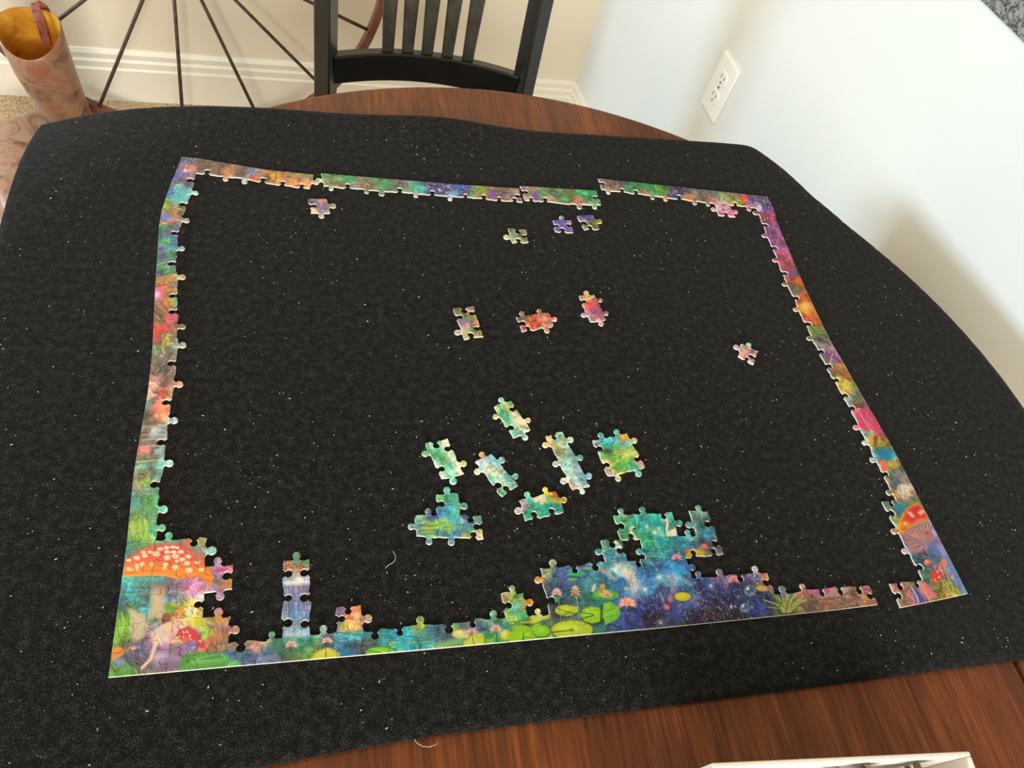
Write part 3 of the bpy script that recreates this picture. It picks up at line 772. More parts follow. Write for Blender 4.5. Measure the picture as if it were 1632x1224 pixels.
K.field((40, 650, 50, 150, 170), (130, 640, 50, 170, 190), (100, 740, 50, 160, 160), (200, 740, 60, 170, 190), (300, 640, 80, 150, 150), (260, 760, 70, 170, 170), (305, 570, 170, 190, 80), (360, 620, 70, 130, 150), (350, 750, 80, 170, 180), (350, 810, 90, 170, 160), (460, 590, 90, 120, 140), (450, 670, 80, 110, 150), (540, 650, 90, 110, 130), (620, 580, 120, 170, 110), (700, 570, 110, 120, 130), (480, 760, 110, 150, 110), (580, 740, 120, 170, 130),
        (830, 590, 90, 120, 160), (900, 570, 80, 120, 140), (1020, 560, 80, 150, 140), (965, 510, 120, 180, 150), (1080, 560, 80, 140, 130), (760, 780, 170, 180, 90), (850, 770, 150, 190, 80), (950, 750, 60, 160, 90), (1060, 740, 60, 150, 90), (1100, 590, 80, 130, 130), (1090, 350, 150, 110, 80), (1180, 320, 120, 150, 70), (1140, 270, 170, 190, 130), (1200, 390, 90, 180, 170), (1290, 390, 200, 150, 60), (1130, 420, 130, 160, 90), (1180, 490, 160, 190, 80),
        (1260, 470, 80, 170, 110), (1380, 470, 220, 210, 150), (1350, 530, 190, 200, 60), (1300, 560, 60, 70, 60), (1440, 560, 80, 110, 80), (1450, 700, 90, 110, 90), (1350, 720, 90, 150, 50))
# pond
K.frame(850, 800, 5.265)
K.field((690, 190, 80, 170, 120), (745, 130, 130, 190, 160), (760, 190, 80, 176, 120), (760, 260, 90, 170, 120), (710, 290, 80, 150, 110), (850, 190, 70, 180, 150), (900, 125, 110, 190, 170), (930, 200, 50, 180, 176), (1040, 180, 50, 176, 170), (930, 290, 70, 190, 140), (1050, 260, 110, 190, 150), (1140, 150, 90, 180, 160), (1180, 180, 90, 160, 150), (1000, 330, 60, 180, 150), (950, 360, 60, 190, 140), (1080, 330, 50, 170, 180),
        (1200, 330, 50, 140, 160), (980, 430, 60, 150, 150), (1080, 420, 50, 150, 170), (1160, 400, 60, 130, 160), (1280, 280, 120, 190, 190), (1300, 340, 60, 110, 140), (1420, 320, 80, 96, 120), (1520, 330, 80, 90, 120), (1250, 400, 60, 110, 150), (1560, 440, 150, 130, 130), (1500, 400, 90, 90, 110), (1350, 430, 200, 160, 60), (1420, 450, 190, 160, 80), (1390, 100, 120, 170, 160), (1380, 180, 70, 104, 100), (1450, 170, 70, 100, 100), (1500, 250, 60, 130, 150), (1320, 200, 120, 170, 170), (1430, 270, 60, 150, 170),
        (570, 370, 100, 170, 160), (550, 440, 100, 170, 170), (640, 430, 70, 140, 160), (690, 370, 130, 200, 190), (640, 490, 70, 140, 170), (730, 460, 80, 150, 180), (110, 600, 150, 160, 120), (140, 545, 170, 180, 140), (60, 670, 214, 160, 80), (190, 600, 76, 96, 150), (260, 630, 76, 100, 150), (130, 700, 90, 110, 120), (220, 720, 70, 90, 130), (360, 580, 80, 116, 150), (420, 640, 70, 120, 150), (420, 720, 60, 130, 150), (320, 800, 60, 96, 120),
        (150, 850, 70, 90, 110), (180, 940, 60, 74, 90), (420, 800, 60, 130, 120), (560, 560, 100, 180, 190), (560, 640, 60, 130, 180), (660, 620, 80, 160, 200), (700, 550, 190, 210, 220), (750, 590, 200, 220, 220), (820, 610, 200, 200, 180), (850, 690, 180, 200, 220), (760, 690, 50, 120, 190), (500, 640, 70, 130, 160), (700, 730, 60, 130, 190), (900, 600, 60, 130, 190), (950, 540, 70, 140, 180), (1050, 520, 60, 120, 180),
        (1000, 600, 50, 120, 190), (900, 750, 60, 130, 190), (1000, 700, 50, 110, 170), (1080, 640, 80, 150, 200), (1180, 560, 60, 140, 200), (1220, 580, 40, 150, 210), (1200, 520, 60, 100, 150), (1290, 555, 70, 110, 180), (1180, 660, 120, 170, 200), (1260, 720, 70, 130, 180), (1100, 760, 70, 96, 150), (1000, 850, 60, 70, 130), (900, 880, 60, 66, 130), (850, 960, 56, 60, 120), (780, 980, 60, 76, 150), (700, 1060, 60, 90, 150), (820, 1040, 56, 64, 120),
        (950, 1000, 44, 44, 66), (1050, 1000, 44, 42, 60), (1150, 1020, 60, 64, 90), (1150, 900, 60, 64, 110), (1230, 920, 70, 76, 130), (1300, 860, 80, 96, 150), (1380, 700, 60, 76, 140), (1450, 800, 60, 70, 130), (1400, 900, 60, 60, 100), (1480, 960, 64, 52, 70), (1580, 860, 60, 60, 110), (1560, 720, 66, 70, 130), (1390, 620, 96, 130, 180), (1545, 610, 120, 130, 160), (1330, 960, 56, 54, 80), (580, 1060, 60, 110, 120), (640, 1100, 60, 90, 120), (540, 1110, 60, 110, 100),
        (60, 950, 190, 190, 110), (30, 1060, 110, 180, 40), (150, 1130, 120, 170, 90))
K.frame(1080, 880, 4.533)
K.field((200, 230, 66, 74, 140), (300, 240, 66, 70, 130), (290, 160, 150, 140, 170), (150, 180, 100, 130, 190), (480, 200, 70, 76, 130), (560, 130, 190, 180, 190), (560, 190, 110, 100, 130), (620, 160, 180, 110, 130), (640, 185, 190, 160, 120), (530, 240, 70, 76, 120), (480, 330, 66, 74, 130), (400, 300, 60, 66, 120), (600, 300, 56, 66, 110), (560, 390, 60, 74, 140), (640, 400, 60, 70, 130), (330, 440, 56, 50, 60), (200, 450, 70, 52, 60), (240, 500, 50, 46, 56), (400, 420, 60, 56, 80), (120, 500, 50, 52, 76),
        (670, 240, 190, 110, 150), (650, 260, 120, 100, 130), (745, 265, 110, 140, 190), (720, 310, 80, 110, 190), (790, 310, 120, 140, 110), (740, 400, 110, 130, 60), (680, 420, 80, 90, 70), (820, 390, 130, 140, 70), (880, 245, 190, 150, 150), (880, 290, 190, 110, 110), (900, 340, 130, 110, 70), (970, 260, 196, 96, 150), (930, 390, 120, 96, 90), (1060, 250, 170, 90, 170), (1080, 290, 190, 150, 130), (1010, 330, 140, 96, 90), (1000, 380, 120, 96, 84), (1160, 280, 196, 160, 150),
        (1110, 330, 176, 130, 120), (1180, 320, 170, 140, 130), (1200, 240, 150, 130, 110), (1240, 300, 110, 90, 76), (1200, 360, 130, 104, 94), (1270, 240, 140, 120, 80), (1330, 240, 170, 110, 110), (1350, 270, 180, 100, 120), (1320, 330, 200, 140, 80), (1290, 310, 190, 110, 110), (1420, 350, 170, 110, 100), (1260, 380, 140, 110, 100), (1370, 340, 150, 100, 90), (1100, 390, 130, 104, 96))
# top strip: left section
K.frame(230, 230, 5.44)
K.field((520, 170, 122, 108, 110), (560, 220, 110, 96, 98), (500, 240, 120, 100, 110), (640, 200, 116, 100, 100), (690, 190, 120, 100, 96), (660, 260, 130, 100, 90), (720, 240, 190, 130, 100), (710, 295, 220, 150, 120), (760, 220, 150, 110, 90), (830, 220, 106, 92, 100), (830, 270, 104, 92, 100), (900, 280, 120, 140, 170), (940, 250, 100, 120, 150), (880, 320, 190, 180, 190), (950, 310, 200, 110, 80), (1010, 240, 180, 120, 90), (1000, 290, 190, 150, 130), (1080, 250, 170, 110, 70), (1050, 320, 130, 90, 76),
        (1120, 290, 226, 180, 70), (1170, 300, 220, 170, 70), (1140, 240, 170, 96, 60), (1190, 320, 200, 130, 90), (1240, 280, 150, 130, 90), (1210, 250, 150, 120, 90), (1320, 290, 140, 130, 96), (1280, 350, 200, 140, 90), (1330, 340, 200, 130, 80), (1400, 300, 150, 140, 110), (1400, 350, 220, 150, 110), (1450, 340, 220, 180, 150))
K.frame(490, 265, 6.528)
K.field((170, 120, 96, 150, 120), (210, 110, 90, 160, 120), (125, 175, 150, 180, 150), (220, 180, 130, 116, 90), (240, 240, 150, 190, 150), (290, 190, 140, 110, 80), (270, 130, 120, 160, 130), (360, 140, 70, 150, 110), (440, 140, 60, 150, 110), (370, 210, 140, 140, 90), (460, 210, 130, 120, 120), (540, 160, 130, 130, 110), (560, 210, 150, 130, 116), (610, 230, 140, 120, 100), (600, 275, 170, 180, 160), (640, 170, 120, 120, 100), (720, 170, 90, 150, 110), (760, 210, 90, 150, 110), (700, 220, 140, 120, 90), (840, 190, 80, 160, 110), (840, 250, 110, 140, 110), (930, 190, 110, 130, 110),
        (950, 240, 120, 130, 120), (1020, 200, 130, 120, 120), (1010, 260, 110, 150, 120), (1110, 200, 80, 150, 130), (1150, 240, 70, 180, 150), (1200, 250, 80, 190, 170), (1140, 320, 180, 190, 190), (1220, 210, 110, 110, 160), (1270, 220, 96, 84, 150), (1360, 210, 100, 84, 150), (1340, 270, 96, 96, 160), (1280, 270, 90, 90, 160), (1460, 240, 100, 90, 160), (1520, 280, 90, 130, 200), (1600, 260, 84, 84, 180), (1490, 345, 180, 190, 220))
K.frame(730, 270, 6.528)
K.field((30, 210, 84, 84, 180), (30, 270, 84, 84, 190), (60, 200, 80, 80, 160), (120, 230, 110, 160, 110), (150, 290, 150, 170, 110), (230, 210, 150, 180, 80), (230, 270, 150, 140, 80), (290, 290, 150, 110, 90), (340, 220, 170, 140, 120), (360, 270, 140, 90, 180), (440, 220, 150, 130, 110), (440, 260, 120, 110, 90), (480, 310, 120, 110, 120), (560, 230, 170, 140, 130), (560, 290, 130, 110, 120), (620, 320, 150, 120, 140), (640, 250, 150, 130, 180),
        (720, 220, 150, 130, 130), (800, 230, 160, 130, 130), (740, 270, 110, 120, 100), (800, 290, 120, 90, 180), (720, 310, 150, 150, 120), (880, 250, 100, 150, 100), (880, 310, 110, 140, 90), (950, 310, 200, 160, 140), (960, 240, 110, 130, 110), (1030, 270, 90, 150, 120), (1080, 280, 90, 120, 100), (1110, 330, 90, 170, 100), (1170, 260, 110, 110, 80), (1200, 310, 110, 150, 80), (1240, 340, 200, 130, 120), (1300, 260, 60, 160, 110), (1380, 260, 60, 150, 100), (1360, 320, 60, 170, 120), (1420, 300, 70, 150, 100), (1390, 370, 150, 190, 160))
K.frame(940, 275, 5.44)
K.field((100, 90, 140, 120, 120), (150, 110, 130, 110, 110), (120, 140, 150, 140, 130), (155, 170, 190, 180, 170), (210, 90, 110, 110, 120), (240, 130, 150, 120, 110), (270, 100, 90, 110, 120), (310, 100, 84, 84, 130), (330, 140, 70, 150, 100), (390, 110, 60, 150, 100), (370, 160, 90, 160, 120), (460, 130, 56, 150, 90), (460, 180, 200, 140, 110), (530, 140, 56, 140, 90), (540, 200, 110, 170, 130), (590, 140, 90, 160, 70), (620, 180, 80, 140, 80), (640, 210, 220, 150, 110), (660, 150, 90, 120, 60), (700, 150, 90, 80, 130), (690, 200, 96, 90, 150), (770, 170, 84, 76, 130),
        (760, 210, 90, 80, 160), (820, 160, 100, 96, 130), (850, 220, 220, 150, 110), (880, 180, 120, 140, 110), (930, 190, 110, 100, 110), (910, 250, 170, 150, 140), (960, 230, 140, 120, 120), (1030, 200, 130, 110, 110), (1040, 240, 200, 110, 130), (1010, 260, 160, 150, 130), (1080, 200, 110, 140, 110), (1130, 230, 130, 150, 110), (1180, 240, 150, 150, 110), (1160, 290, 214, 170, 190), (1150, 340, 200, 140, 170), (1220, 370, 210, 120, 170), (1095, 325, 214, 190, 200), (1120, 360, 190, 120, 160),
        (1220, 220, 120, 130, 100), (1240, 270, 160, 170, 60), (1290, 270, 180, 180, 60), (1320, 220, 220, 100, 90), (1350, 250, 226, 90, 80), (1280, 210, 140, 130, 120), (1320, 290, 190, 120, 80), (1400, 240, 110, 90, 140), (1400, 280, 120, 100, 170), (1470, 240, 96, 84, 130), (1520, 270, 96, 84, 140), (1460, 310, 190, 170, 190), (1510, 330, 110, 80, 160), (1560, 340, 130, 70, 130), (1540, 390, 170, 80, 110), (1590, 430, 160, 70, 110), (1500, 420, 150, 76, 90))
# right strip
K.frame(1180, 300, 4.706)
K.field((180, 130, 100, 84, 140), (210, 170, 110, 84, 180), (160, 180, 120, 100, 170), (220, 215, 170, 70, 110), (190, 235, 140, 64, 80), (240, 260, 160, 70, 110), (180, 265, 110, 80, 96), (210, 300, 150, 90, 160), (260, 310, 140, 84, 150), (240, 350, 120, 70, 130), (290, 370, 150, 90, 150), (240, 400, 150, 76, 140), (290, 430, 170, 96, 150), (240, 440, 130, 70, 130), (320, 470, 190, 100, 160), (280, 490, 180, 80, 130), (350, 520, 190, 90, 120), (310, 530, 190, 80, 100), (300, 590, 180, 80, 100), (370, 580, 190, 90, 100), (340, 620, 170, 80, 100), (400, 620, 176, 90, 130),
        (380, 660, 130, 90, 150), (420, 650, 130, 80, 130), (420, 700, 224, 110, 60), (450, 730, 226, 120, 60), (390, 720, 170, 100, 90), (410, 770, 130, 130, 90), (460, 780, 150, 120, 80), (390, 790, 120, 120, 100), (440, 840, 200, 100, 60), (490, 840, 180, 90, 60), (480, 890, 240, 180, 70), (460, 910, 220, 160, 80), (520, 900, 220, 150, 70), (500, 980, 226, 110, 60), (550, 980, 216, 110, 60), (500, 1020, 200, 100, 60), (560, 1030, 180, 90, 60), (540, 1080, 120, 150, 80), (600, 1090, 110, 140, 80), (530, 1060, 150, 150, 110))
K.frame(1280, 520, 4.533)
K.field((80, 20, 120, 150, 80), (130, 60, 110, 140, 80), (60, 60, 150, 160, 110), (110, 110, 110, 100, 84), (160, 110, 120, 110, 100), (100, 150, 140, 140, 130), (150, 160, 150, 150, 140), (130, 190, 130, 110, 170), (170, 210, 150, 80, 150), (160, 250, 120, 110, 110), (230, 240, 150, 80, 160), (200, 250, 150, 140, 140), (220, 310, 190, 150, 90), (280, 320, 180, 130, 80), (200, 340, 110, 90, 80), (270, 370, 170, 110, 60), (310, 400, 150, 100, 60), (250, 400, 190, 190, 70), (280, 440, 210, 200, 60), (330, 430, 150, 160, 70), (270, 470, 230, 180, 70),
        (350, 480, 130, 130, 100), (370, 520, 120, 120, 110), (310, 520, 200, 170, 130), (400, 550, 110, 130, 110), (330, 560, 120, 170, 170), (340, 590, 110, 160, 150), (380, 590, 180, 110, 90), (430, 590, 130, 110, 100), (390, 650, 214, 100, 140), (440, 640, 220, 90, 130), (420, 720, 220, 80, 130), (470, 700, 220, 80, 120), (500, 740, 214, 90, 120), (450, 760, 220, 130, 150), (460, 790, 110, 170, 160), (500, 790, 200, 130, 90), (540, 800, 130, 80, 60), (490, 840, 200, 160, 60), (540, 860, 160, 140, 60), (455, 850, 200, 210, 210), (580, 870, 130, 130, 60),
        (550, 910, 50, 150, 180), (600, 930, 30, 130, 170), (560, 960, 70, 140, 180), (520, 965, 150, 200, 220), (570, 1020, 240, 130, 100), (560, 990, 230, 140, 110), (640, 1000, 190, 170, 80), (620, 1040, 180, 170, 100), (660, 1040, 90, 110, 100), (630, 1090, 80, 110, 120), (680, 1100, 110, 110, 120), (600, 1110, 220, 150, 110), (650, 1150, 70, 100, 140), (700, 1190, 214, 200, 190), (740, 1190, 190, 170, 160), (670, 1200, 200, 170, 90))
K.frame(1380, 740, 5.1)
K.field((280, 200, 214, 196, 190), (320, 250, 190, 160, 150), (250, 260, 140, 110, 90), (360, 290, 110, 130, 80), (205, 235, 200, 180, 150), (170, 330, 90, 120, 110), (230, 360, 70, 130, 140), (160, 370, 120, 130, 110), (260, 330, 70, 120, 120), (280, 390, 70, 130, 140), (240, 450, 130, 150, 90), (310, 330, 60, 130, 130), (210, 420, 110, 140, 110), (245, 550, 200, 160, 140), (330, 590, 190, 140, 150), (330, 640, 170, 130, 150), (325, 705, 190, 160, 180), (440, 720, 130, 80, 120), (400, 690, 120, 100, 150),
        (420, 770, 50, 90, 110), (480, 760, 60, 100, 130), (400, 800, 70, 110, 120), (550, 760, 70, 110, 140), (450, 840, 80, 120, 110), (480, 890, 90, 130, 110), (500, 940, 90, 130, 110), (440, 920, 100, 140, 130), (520, 970, 130, 120, 90), (600, 850, 170, 140, 150), (680, 850, 150, 140, 170), (700, 900, 150, 150, 170), (620, 980, 150, 150, 80), (680, 960, 180, 160, 70), (720, 1020, 190, 170, 80), (600, 1050, 120, 120, 50), (560, 1080, 110, 110, 60), (650, 1060, 190, 140, 70), (740, 960, 70, 110, 180), (780, 1010, 80, 170, 200), (800, 1050, 110, 190, 200), (720, 880, 60, 120, 190),
        (640, 740, 150, 130, 190), (600, 700, 170, 150, 200), (240, 980, 170, 110, 110), (300, 1000, 150, 110, 100), (220, 1030, 190, 140, 130), (340, 1040, 130, 90, 84), (300, 1100, 110, 110, 80), (280, 1140, 150, 130, 110), (350, 1110, 170, 110, 110), (380, 960, 120, 130, 80), (400, 1000, 110, 130, 90), (400, 1100, 110, 90, 150), (440, 1000, 200, 130, 150))
# loose pieces
K.frame(470, 300, 18.13)
K.field((480, 430, 120, 114, 138), (650, 430, 126, 118, 140), (800, 390, 200, 140, 140), (850, 470, 140, 116, 140), (700, 560, 128, 116, 160), (900, 600, 150, 120, 150), (1050, 590, 150, 140, 130), (540, 690, 246, 200, 170), (770, 690, 150, 170, 200), (780, 790, 190, 180, 190), (930, 690, 190, 150, 150), (640, 640, 170, 130, 150))
K.frame(790, 335, 9.067)
K.field((210, 310, 120, 120, 100), (165, 375, 190, 190, 160), (250, 350, 130, 150, 130), (330, 310, 100, 100, 90), (400, 320, 170, 150, 130), (340, 370, 90, 100, 76), (270, 410, 110, 140, 90), (280, 360, 170, 190, 160), (430, 440, 110, 140, 110), (380, 430, 120, 130, 90), (260, 460, 170, 190, 150), (370, 480, 170, 180, 150),
        (925, 125, 150, 150, 200), (860, 180, 110, 110, 170), (980, 180, 90, 84, 130), (1050, 190, 140, 120, 150), (930, 230, 84, 84, 190), (1000, 230, 110, 100, 150), (890, 280, 110, 106, 180), (1050, 300, 110, 100, 170), (960, 260, 96, 90, 190), (1080, 220, 150, 130, 150),
        (1230, 120, 96, 90, 150), (1330, 110, 100, 90, 150), (1380, 130, 110, 100, 160), (1260, 160, 110, 100, 160), (1330, 200, 130, 116, 80), (1400, 190, 170, 160, 60), (1470, 190, 200, 180, 80), (1310, 250, 110, 104, 70), (1430, 260, 150, 130, 60), (1290, 290, 150, 150, 120))
K.frame(700, 450, 5.44)
K.field((150, 250, 160, 140, 110), (190, 270, 120, 120, 90), (260, 250, 210, 150, 150), (290, 270, 170, 130, 120), (180, 340, 170, 140, 160), (240, 320, 110, 120, 84), (310, 330, 130, 130, 90), (215, 390, 226, 150, 180), (190, 370, 150, 140, 180), (280, 390, 130, 120, 90), (330, 380, 210, 130, 110), (250, 440, 130, 160, 80), (175, 440, 180, 180, 170), (350, 450, 150, 150, 110), (240, 490, 190, 190, 140), (290, 440, 100, 120, 76), (340, 480, 180, 160, 130),
        (720, 290, 130, 130, 110), (680, 330, 120, 120, 100), (740, 330, 110, 110, 90), (770, 340, 210, 120, 90), (800, 330, 230, 110, 84), (840, 350, 240, 110, 80), (720, 410, 200, 130, 120), (770, 380, 240, 100, 70), (810, 380, 244, 96, 64), (860, 300, 180, 140, 120), (860, 370, 200, 110, 84), (900, 330, 220, 160, 150), (930, 330, 190, 90, 80), (930, 400, 220, 150, 130), (960, 340, 190, 130, 120), (990, 335, 210, 180, 170),
        (1255, 100, 200, 190, 170), (1240, 135, 190, 180, 150), (1300, 135, 170, 170, 100), (1330, 130, 180, 180, 130), (1280, 160, 190, 170, 110), (1380, 155, 200, 150, 140), (1240, 190, 220, 120, 90), (1280, 210, 230, 110, 90), (1340, 200, 210, 100, 120), (1350, 170, 214, 110, 100), (1300, 240, 226, 100, 100), (1370, 230, 190, 90, 130), (1330, 280, 140, 84, 130), (1400, 270, 130, 80, 120), (1270, 295, 190, 150, 170), (1440, 275, 180, 140, 150), (1360, 320, 180, 110, 150), (1420, 325, 190, 140, 150), (1385, 355, 200, 160, 170), (1330, 340, 190, 150, 160))
K.frame(1150, 535, 20.4)
K.field((640, 350, 230, 224, 220), (740, 420, 150, 130, 130), (890, 360, 200, 200, 196), (520, 490, 190, 180, 180), (650, 540, 180, 150, 160), (620, 640, 214, 180, 186), (730, 540, 226, 160, 130), (800, 500, 226, 200, 150), (900, 540, 170, 140, 140), (1000, 560, 150, 120, 124), (1100, 600, 214, 196, 196), (760, 640, 170, 120, 140), (700, 640, 240, 180, 190), (880, 670, 150, 90, 130), (900, 770, 200, 160, 220), (970, 800, 170, 130, 190), (1050, 850, 200, 190, 190), (1000, 890, 220, 200, 214), (860, 870, 226, 210, 216))
K.frame(640, 630, 7.418)
K.field((1165, 105, 120, 200, 180), (1120, 180, 220, 220, 190), (1200, 200, 70, 180, 130), (1250, 260, 80, 190, 150), (1130, 245, 200, 210, 150), (1210, 260, 70, 170, 110), (1240, 340, 90, 190, 120), (1310, 300, 150, 210, 190), (1250, 130, 200, 210, 130), (1300, 110, 120, 170, 100), (1280, 190, 210, 210, 160), (1340, 230, 220, 210, 160), (1380, 190, 130, 160, 100), (1380, 270, 200, 200, 150), (1400, 320, 240, 226, 200), (1450, 380, 236, 214, 180), (1490, 325, 210, 170, 130), (1490, 420, 230, 226, 190), (1340, 390, 140, 210, 180), (1350, 450, 120, 200, 190), (1310, 490, 170, 220, 200), (1450, 490, 150, 200, 180), (1300, 370, 90, 180, 130), (1400, 440, 160, 220, 210),
        (310, 580, 140, 200, 170), (350, 580, 80, 180, 130), (390, 640, 80, 180, 130), (305, 700, 120, 170, 130), (390, 700, 90, 190, 130), (440, 660, 140, 210, 170), (480, 580, 240, 232, 210), (500, 640, 236, 230, 210), (550, 560, 244, 236, 216), (430, 760, 80, 180, 120), (470, 840, 80, 180, 140), (530, 780, 150, 210, 180), (570, 690, 236, 226, 180), (610, 670, 210, 210, 140), (600, 780, 232, 224, 180), (640, 860, 240, 224, 190), (700, 920, 244, 220, 190), (685, 815, 200, 200, 120), (520, 900, 80, 190, 150), (570, 910, 110, 200, 170), (480, 960, 170, 220, 190), (610, 980, 130, 200, 180), (450, 940, 200, 230, 210), (400, 850, 200, 224, 200),
        (950, 725, 220, 160, 70), (900, 800, 230, 220, 200), (990, 790, 200, 214, 210), (1050, 740, 160, 210, 214), (1080, 790, 170, 210, 220), (1140, 770, 150, 200, 220), (950, 860, 150, 200, 210), (910, 905, 200, 220, 200), (1010, 880, 190, 220, 210), (1090, 870, 236, 226, 190), (1160, 860, 200, 214, 210), (1130, 940, 240, 220, 170), (1050, 960, 190, 200, 150), (1060, 1020, 100, 190, 190), (1180, 960, 150, 210, 200), (1200, 900, 140, 200, 190), (1210, 1020, 240, 226, 180), (1160, 1030, 170, 210, 170), (1300, 965, 110, 190, 190), (1260, 1010, 130, 200, 200), (1150, 1120, 90, 190, 160), (1180, 1170, 110, 190, 90), (1240, 1160, 120, 200, 150), (1340, 1070, 170, 220, 200), (1290, 1070, 150, 210, 190), (1220, 1080, 230, 224, 180))
K.frame(850, 675, 8.59)
K.field((210, 180, 220, 160, 80), (250, 170, 190, 140, 70), (200, 310, 210, 180, 100), (240, 250, 200, 200, 150), (370, 160, 160, 200, 170), (350, 200, 120, 190, 190), (300, 240, 150, 200, 180), (400, 250, 190, 210, 150), (490, 235, 220, 226, 220), (320, 330, 200, 200, 130), (390, 310, 140, 200, 190), (460, 320, 150, 200, 210), (320, 420, 190, 200, 150), (420, 410, 170, 200, 180), (500, 400, 140, 190, 210), (350, 490, 200, 214, 170), (470, 490, 170, 214, 200), (315, 555, 200, 220, 210), (420, 560, 150, 210, 200), (520, 540, 140, 200, 200), (605, 475, 110, 190, 200), (450, 650, 170, 220, 200), (550, 640, 180, 220, 200), (600, 620, 150, 200, 210),
        (440, 805, 230, 226, 210), (500, 740, 190, 220, 200), (600, 740, 170, 214, 200), (650, 700, 140, 190, 220), (735, 725, 110, 180, 220), (530, 840, 220, 170, 140), (560, 890, 214, 150, 130), (600, 840, 200, 220, 200), (700, 820, 170, 200, 220), (740, 860, 190, 214, 226), (670, 925, 200, 224, 220),
        (920, 180, 100, 190, 180), (850, 260, 210, 190, 196), (960, 250, 80, 190, 180), (1050, 230, 80, 190, 180), (1155, 140, 90, 180, 190), (1150, 220, 50, 170, 190), (1240, 200, 220, 170, 60), (1240, 240, 230, 190, 90), (1350, 235, 230, 170, 80), (980, 320, 40, 180, 170), (1100, 300, 60, 180, 180), (1200, 290, 130, 200, 210), (1320, 290, 150, 200, 200), (920, 390, 80, 150, 80), (1000, 400, 70, 130, 90), (1060, 400, 70, 150, 120), (1150, 370, 110, 190, 110), (1280, 360, 150, 190, 110), (1390, 370, 160, 190, 130), (900, 470, 190, 200, 170), (960, 470, 90, 170, 70), (1050, 480, 90, 170, 80), (1150, 440, 150, 180, 90),
        (1280, 430, 190, 190, 100), (1380, 430, 200, 200, 130), (940, 540, 220, 190, 160), (1060, 580, 190, 180, 90), (1130, 540, 110, 180, 80), (1230, 520, 110, 180, 80), (1330, 510, 110, 170, 90), (1400, 530, 200, 170, 120), (1460, 560, 230, 190, 170), (990, 630, 220, 180, 150), (1030, 690, 230, 200, 200), (1100, 630, 110, 180, 90), (1200, 600, 90, 180, 80), (1300, 590, 90, 170, 120), (1160, 700, 170, 190, 110), (1400, 650, 100, 190, 170), (1340, 590, 100, 180, 150))
K.frame(640, 770, 5.829)
K.field((420, 95, 120, 200, 190), (340, 130, 130, 190, 130), (420, 150, 110, 190, 140), (490, 140, 100, 190, 160), (400, 200, 70, 160, 170), (470, 200, 90, 190, 170), (550, 210, 110, 200, 180), (350, 250, 60, 130, 170), (420, 290, 60, 150, 170), (490, 270, 80, 180, 160), (350, 300, 70, 120, 170), (440, 340, 60, 150, 170), (520, 340, 70, 160, 170), (160, 330, 150, 200, 190), (210, 290, 150, 200, 130), (260, 330, 60, 90, 160), (310, 320, 70, 96, 170), (180, 370, 110, 180, 160), (100, 400, 120, 180, 190), (240, 380, 150, 190, 90), (330, 380, 170, 210, 100), (170, 420, 80, 130, 170), (260, 430, 190, 200, 80), (180, 470, 110, 170, 160), (260, 470, 150, 190, 100), (330, 450, 90, 150, 160), (215, 525, 110, 150, 190),
        (400, 370, 150, 200, 100), (420, 410, 140, 190, 110), (480, 400, 110, 170, 130), (400, 460, 60, 120, 170), (480, 450, 70, 140, 180), (430, 520, 120, 170, 200), (530, 460, 80, 150, 180), (580, 310, 80, 120, 180), (570, 350, 200, 214, 170), (640, 370, 80, 140, 180), (700, 310, 130, 200, 120), (700, 360, 110, 150, 170), (600, 410, 90, 140, 180), (680, 410, 90, 150, 150), (600, 450, 60, 130, 110), (660, 450, 90, 160, 120), (590, 500, 190, 190, 80), (640, 490, 150, 160, 90), (710, 490, 236, 210, 170), (740, 460, 226, 196, 160), (690, 520, 230, 220, 190),
        (1170, 120, 130, 200, 190), (1120, 180, 180, 200, 210), (1150, 215, 190, 140, 190), (1095, 245, 200, 200, 220), (1200, 170, 60, 180, 160), (1290, 160, 220, 220, 180), (1260, 150, 200, 214, 190), (1200, 260, 50, 170, 160), (1290, 230, 60, 180, 170), (1180, 320, 60, 170, 150), (1300, 290, 70, 180, 150), (1350, 80, 230, 200, 60), (1370, 130, 110, 180, 170), (1430, 110, 210, 130, 70), (1420, 150, 220, 190, 60), (1490, 160, 220, 200, 90), (1400, 200, 60, 180, 170), (1450, 220, 50, 170, 170), (1370, 260, 60, 170, 150), (1480, 270, 100, 190, 180), (1250, 330, 90, 190, 170))
K.start()

# ---- drawn details: bottom left mushroom
K.frame(160, 840, 4.896)
K.streaks((230, 10, 380, 110), 40, 5, [(190, 220, 90), (110, 170, 50), (210, 230, 120)], 70, 60, 1)
K.streaks((215, 120, 400, 230), 16, 6, [(40, 110, 80), (90, 180, 130)], -12, 90, 2)
for k in range(15):                                                       # gills under the cap
    t = k / 14
    x = 190 + t * 640
    K.line([(x, 400 + 20 * math.sin(t * 3)), (470 + (x - 470) * 0.55, 470), (455 + (x - 455) * 0.18, 500)], 5, (60, 110, 130) if t < 0.5 else (120, 70, 120), 2, 0.6)
    K.line([(x + 18, 400), (480 + (x - 470) * 0.55, 470)], 4, (130, 220, 216) if t < 0.5 else (214, 170, 210), 2, 0.6)
for k in range(7): K.line([(180, 440 + k * 26), (300, 470 + k * 15), (400, 470 + k * 6)], 5, (30, 110, 120) if k % 2 else (70, 210, 200), 2, 0.6)
K.ell(470, 460, 90, 26, (96, 92, 100), 10, 0.7)
cap = [(178, 330), (205, 270), (255, 235), (330, 190), (420, 155), (520, 145), (620, 150), (690, 180), (760, 240), (830, 290), (862, 350), (880, 400), (866, 468), (835, 446), (800, 405), (740, 388), (680, 402), (610, 415), (570, 400), (520, 392), (400, 386), (290, 392), (185, 396)]
K.poly(cap, (244, 146, 34), 2)
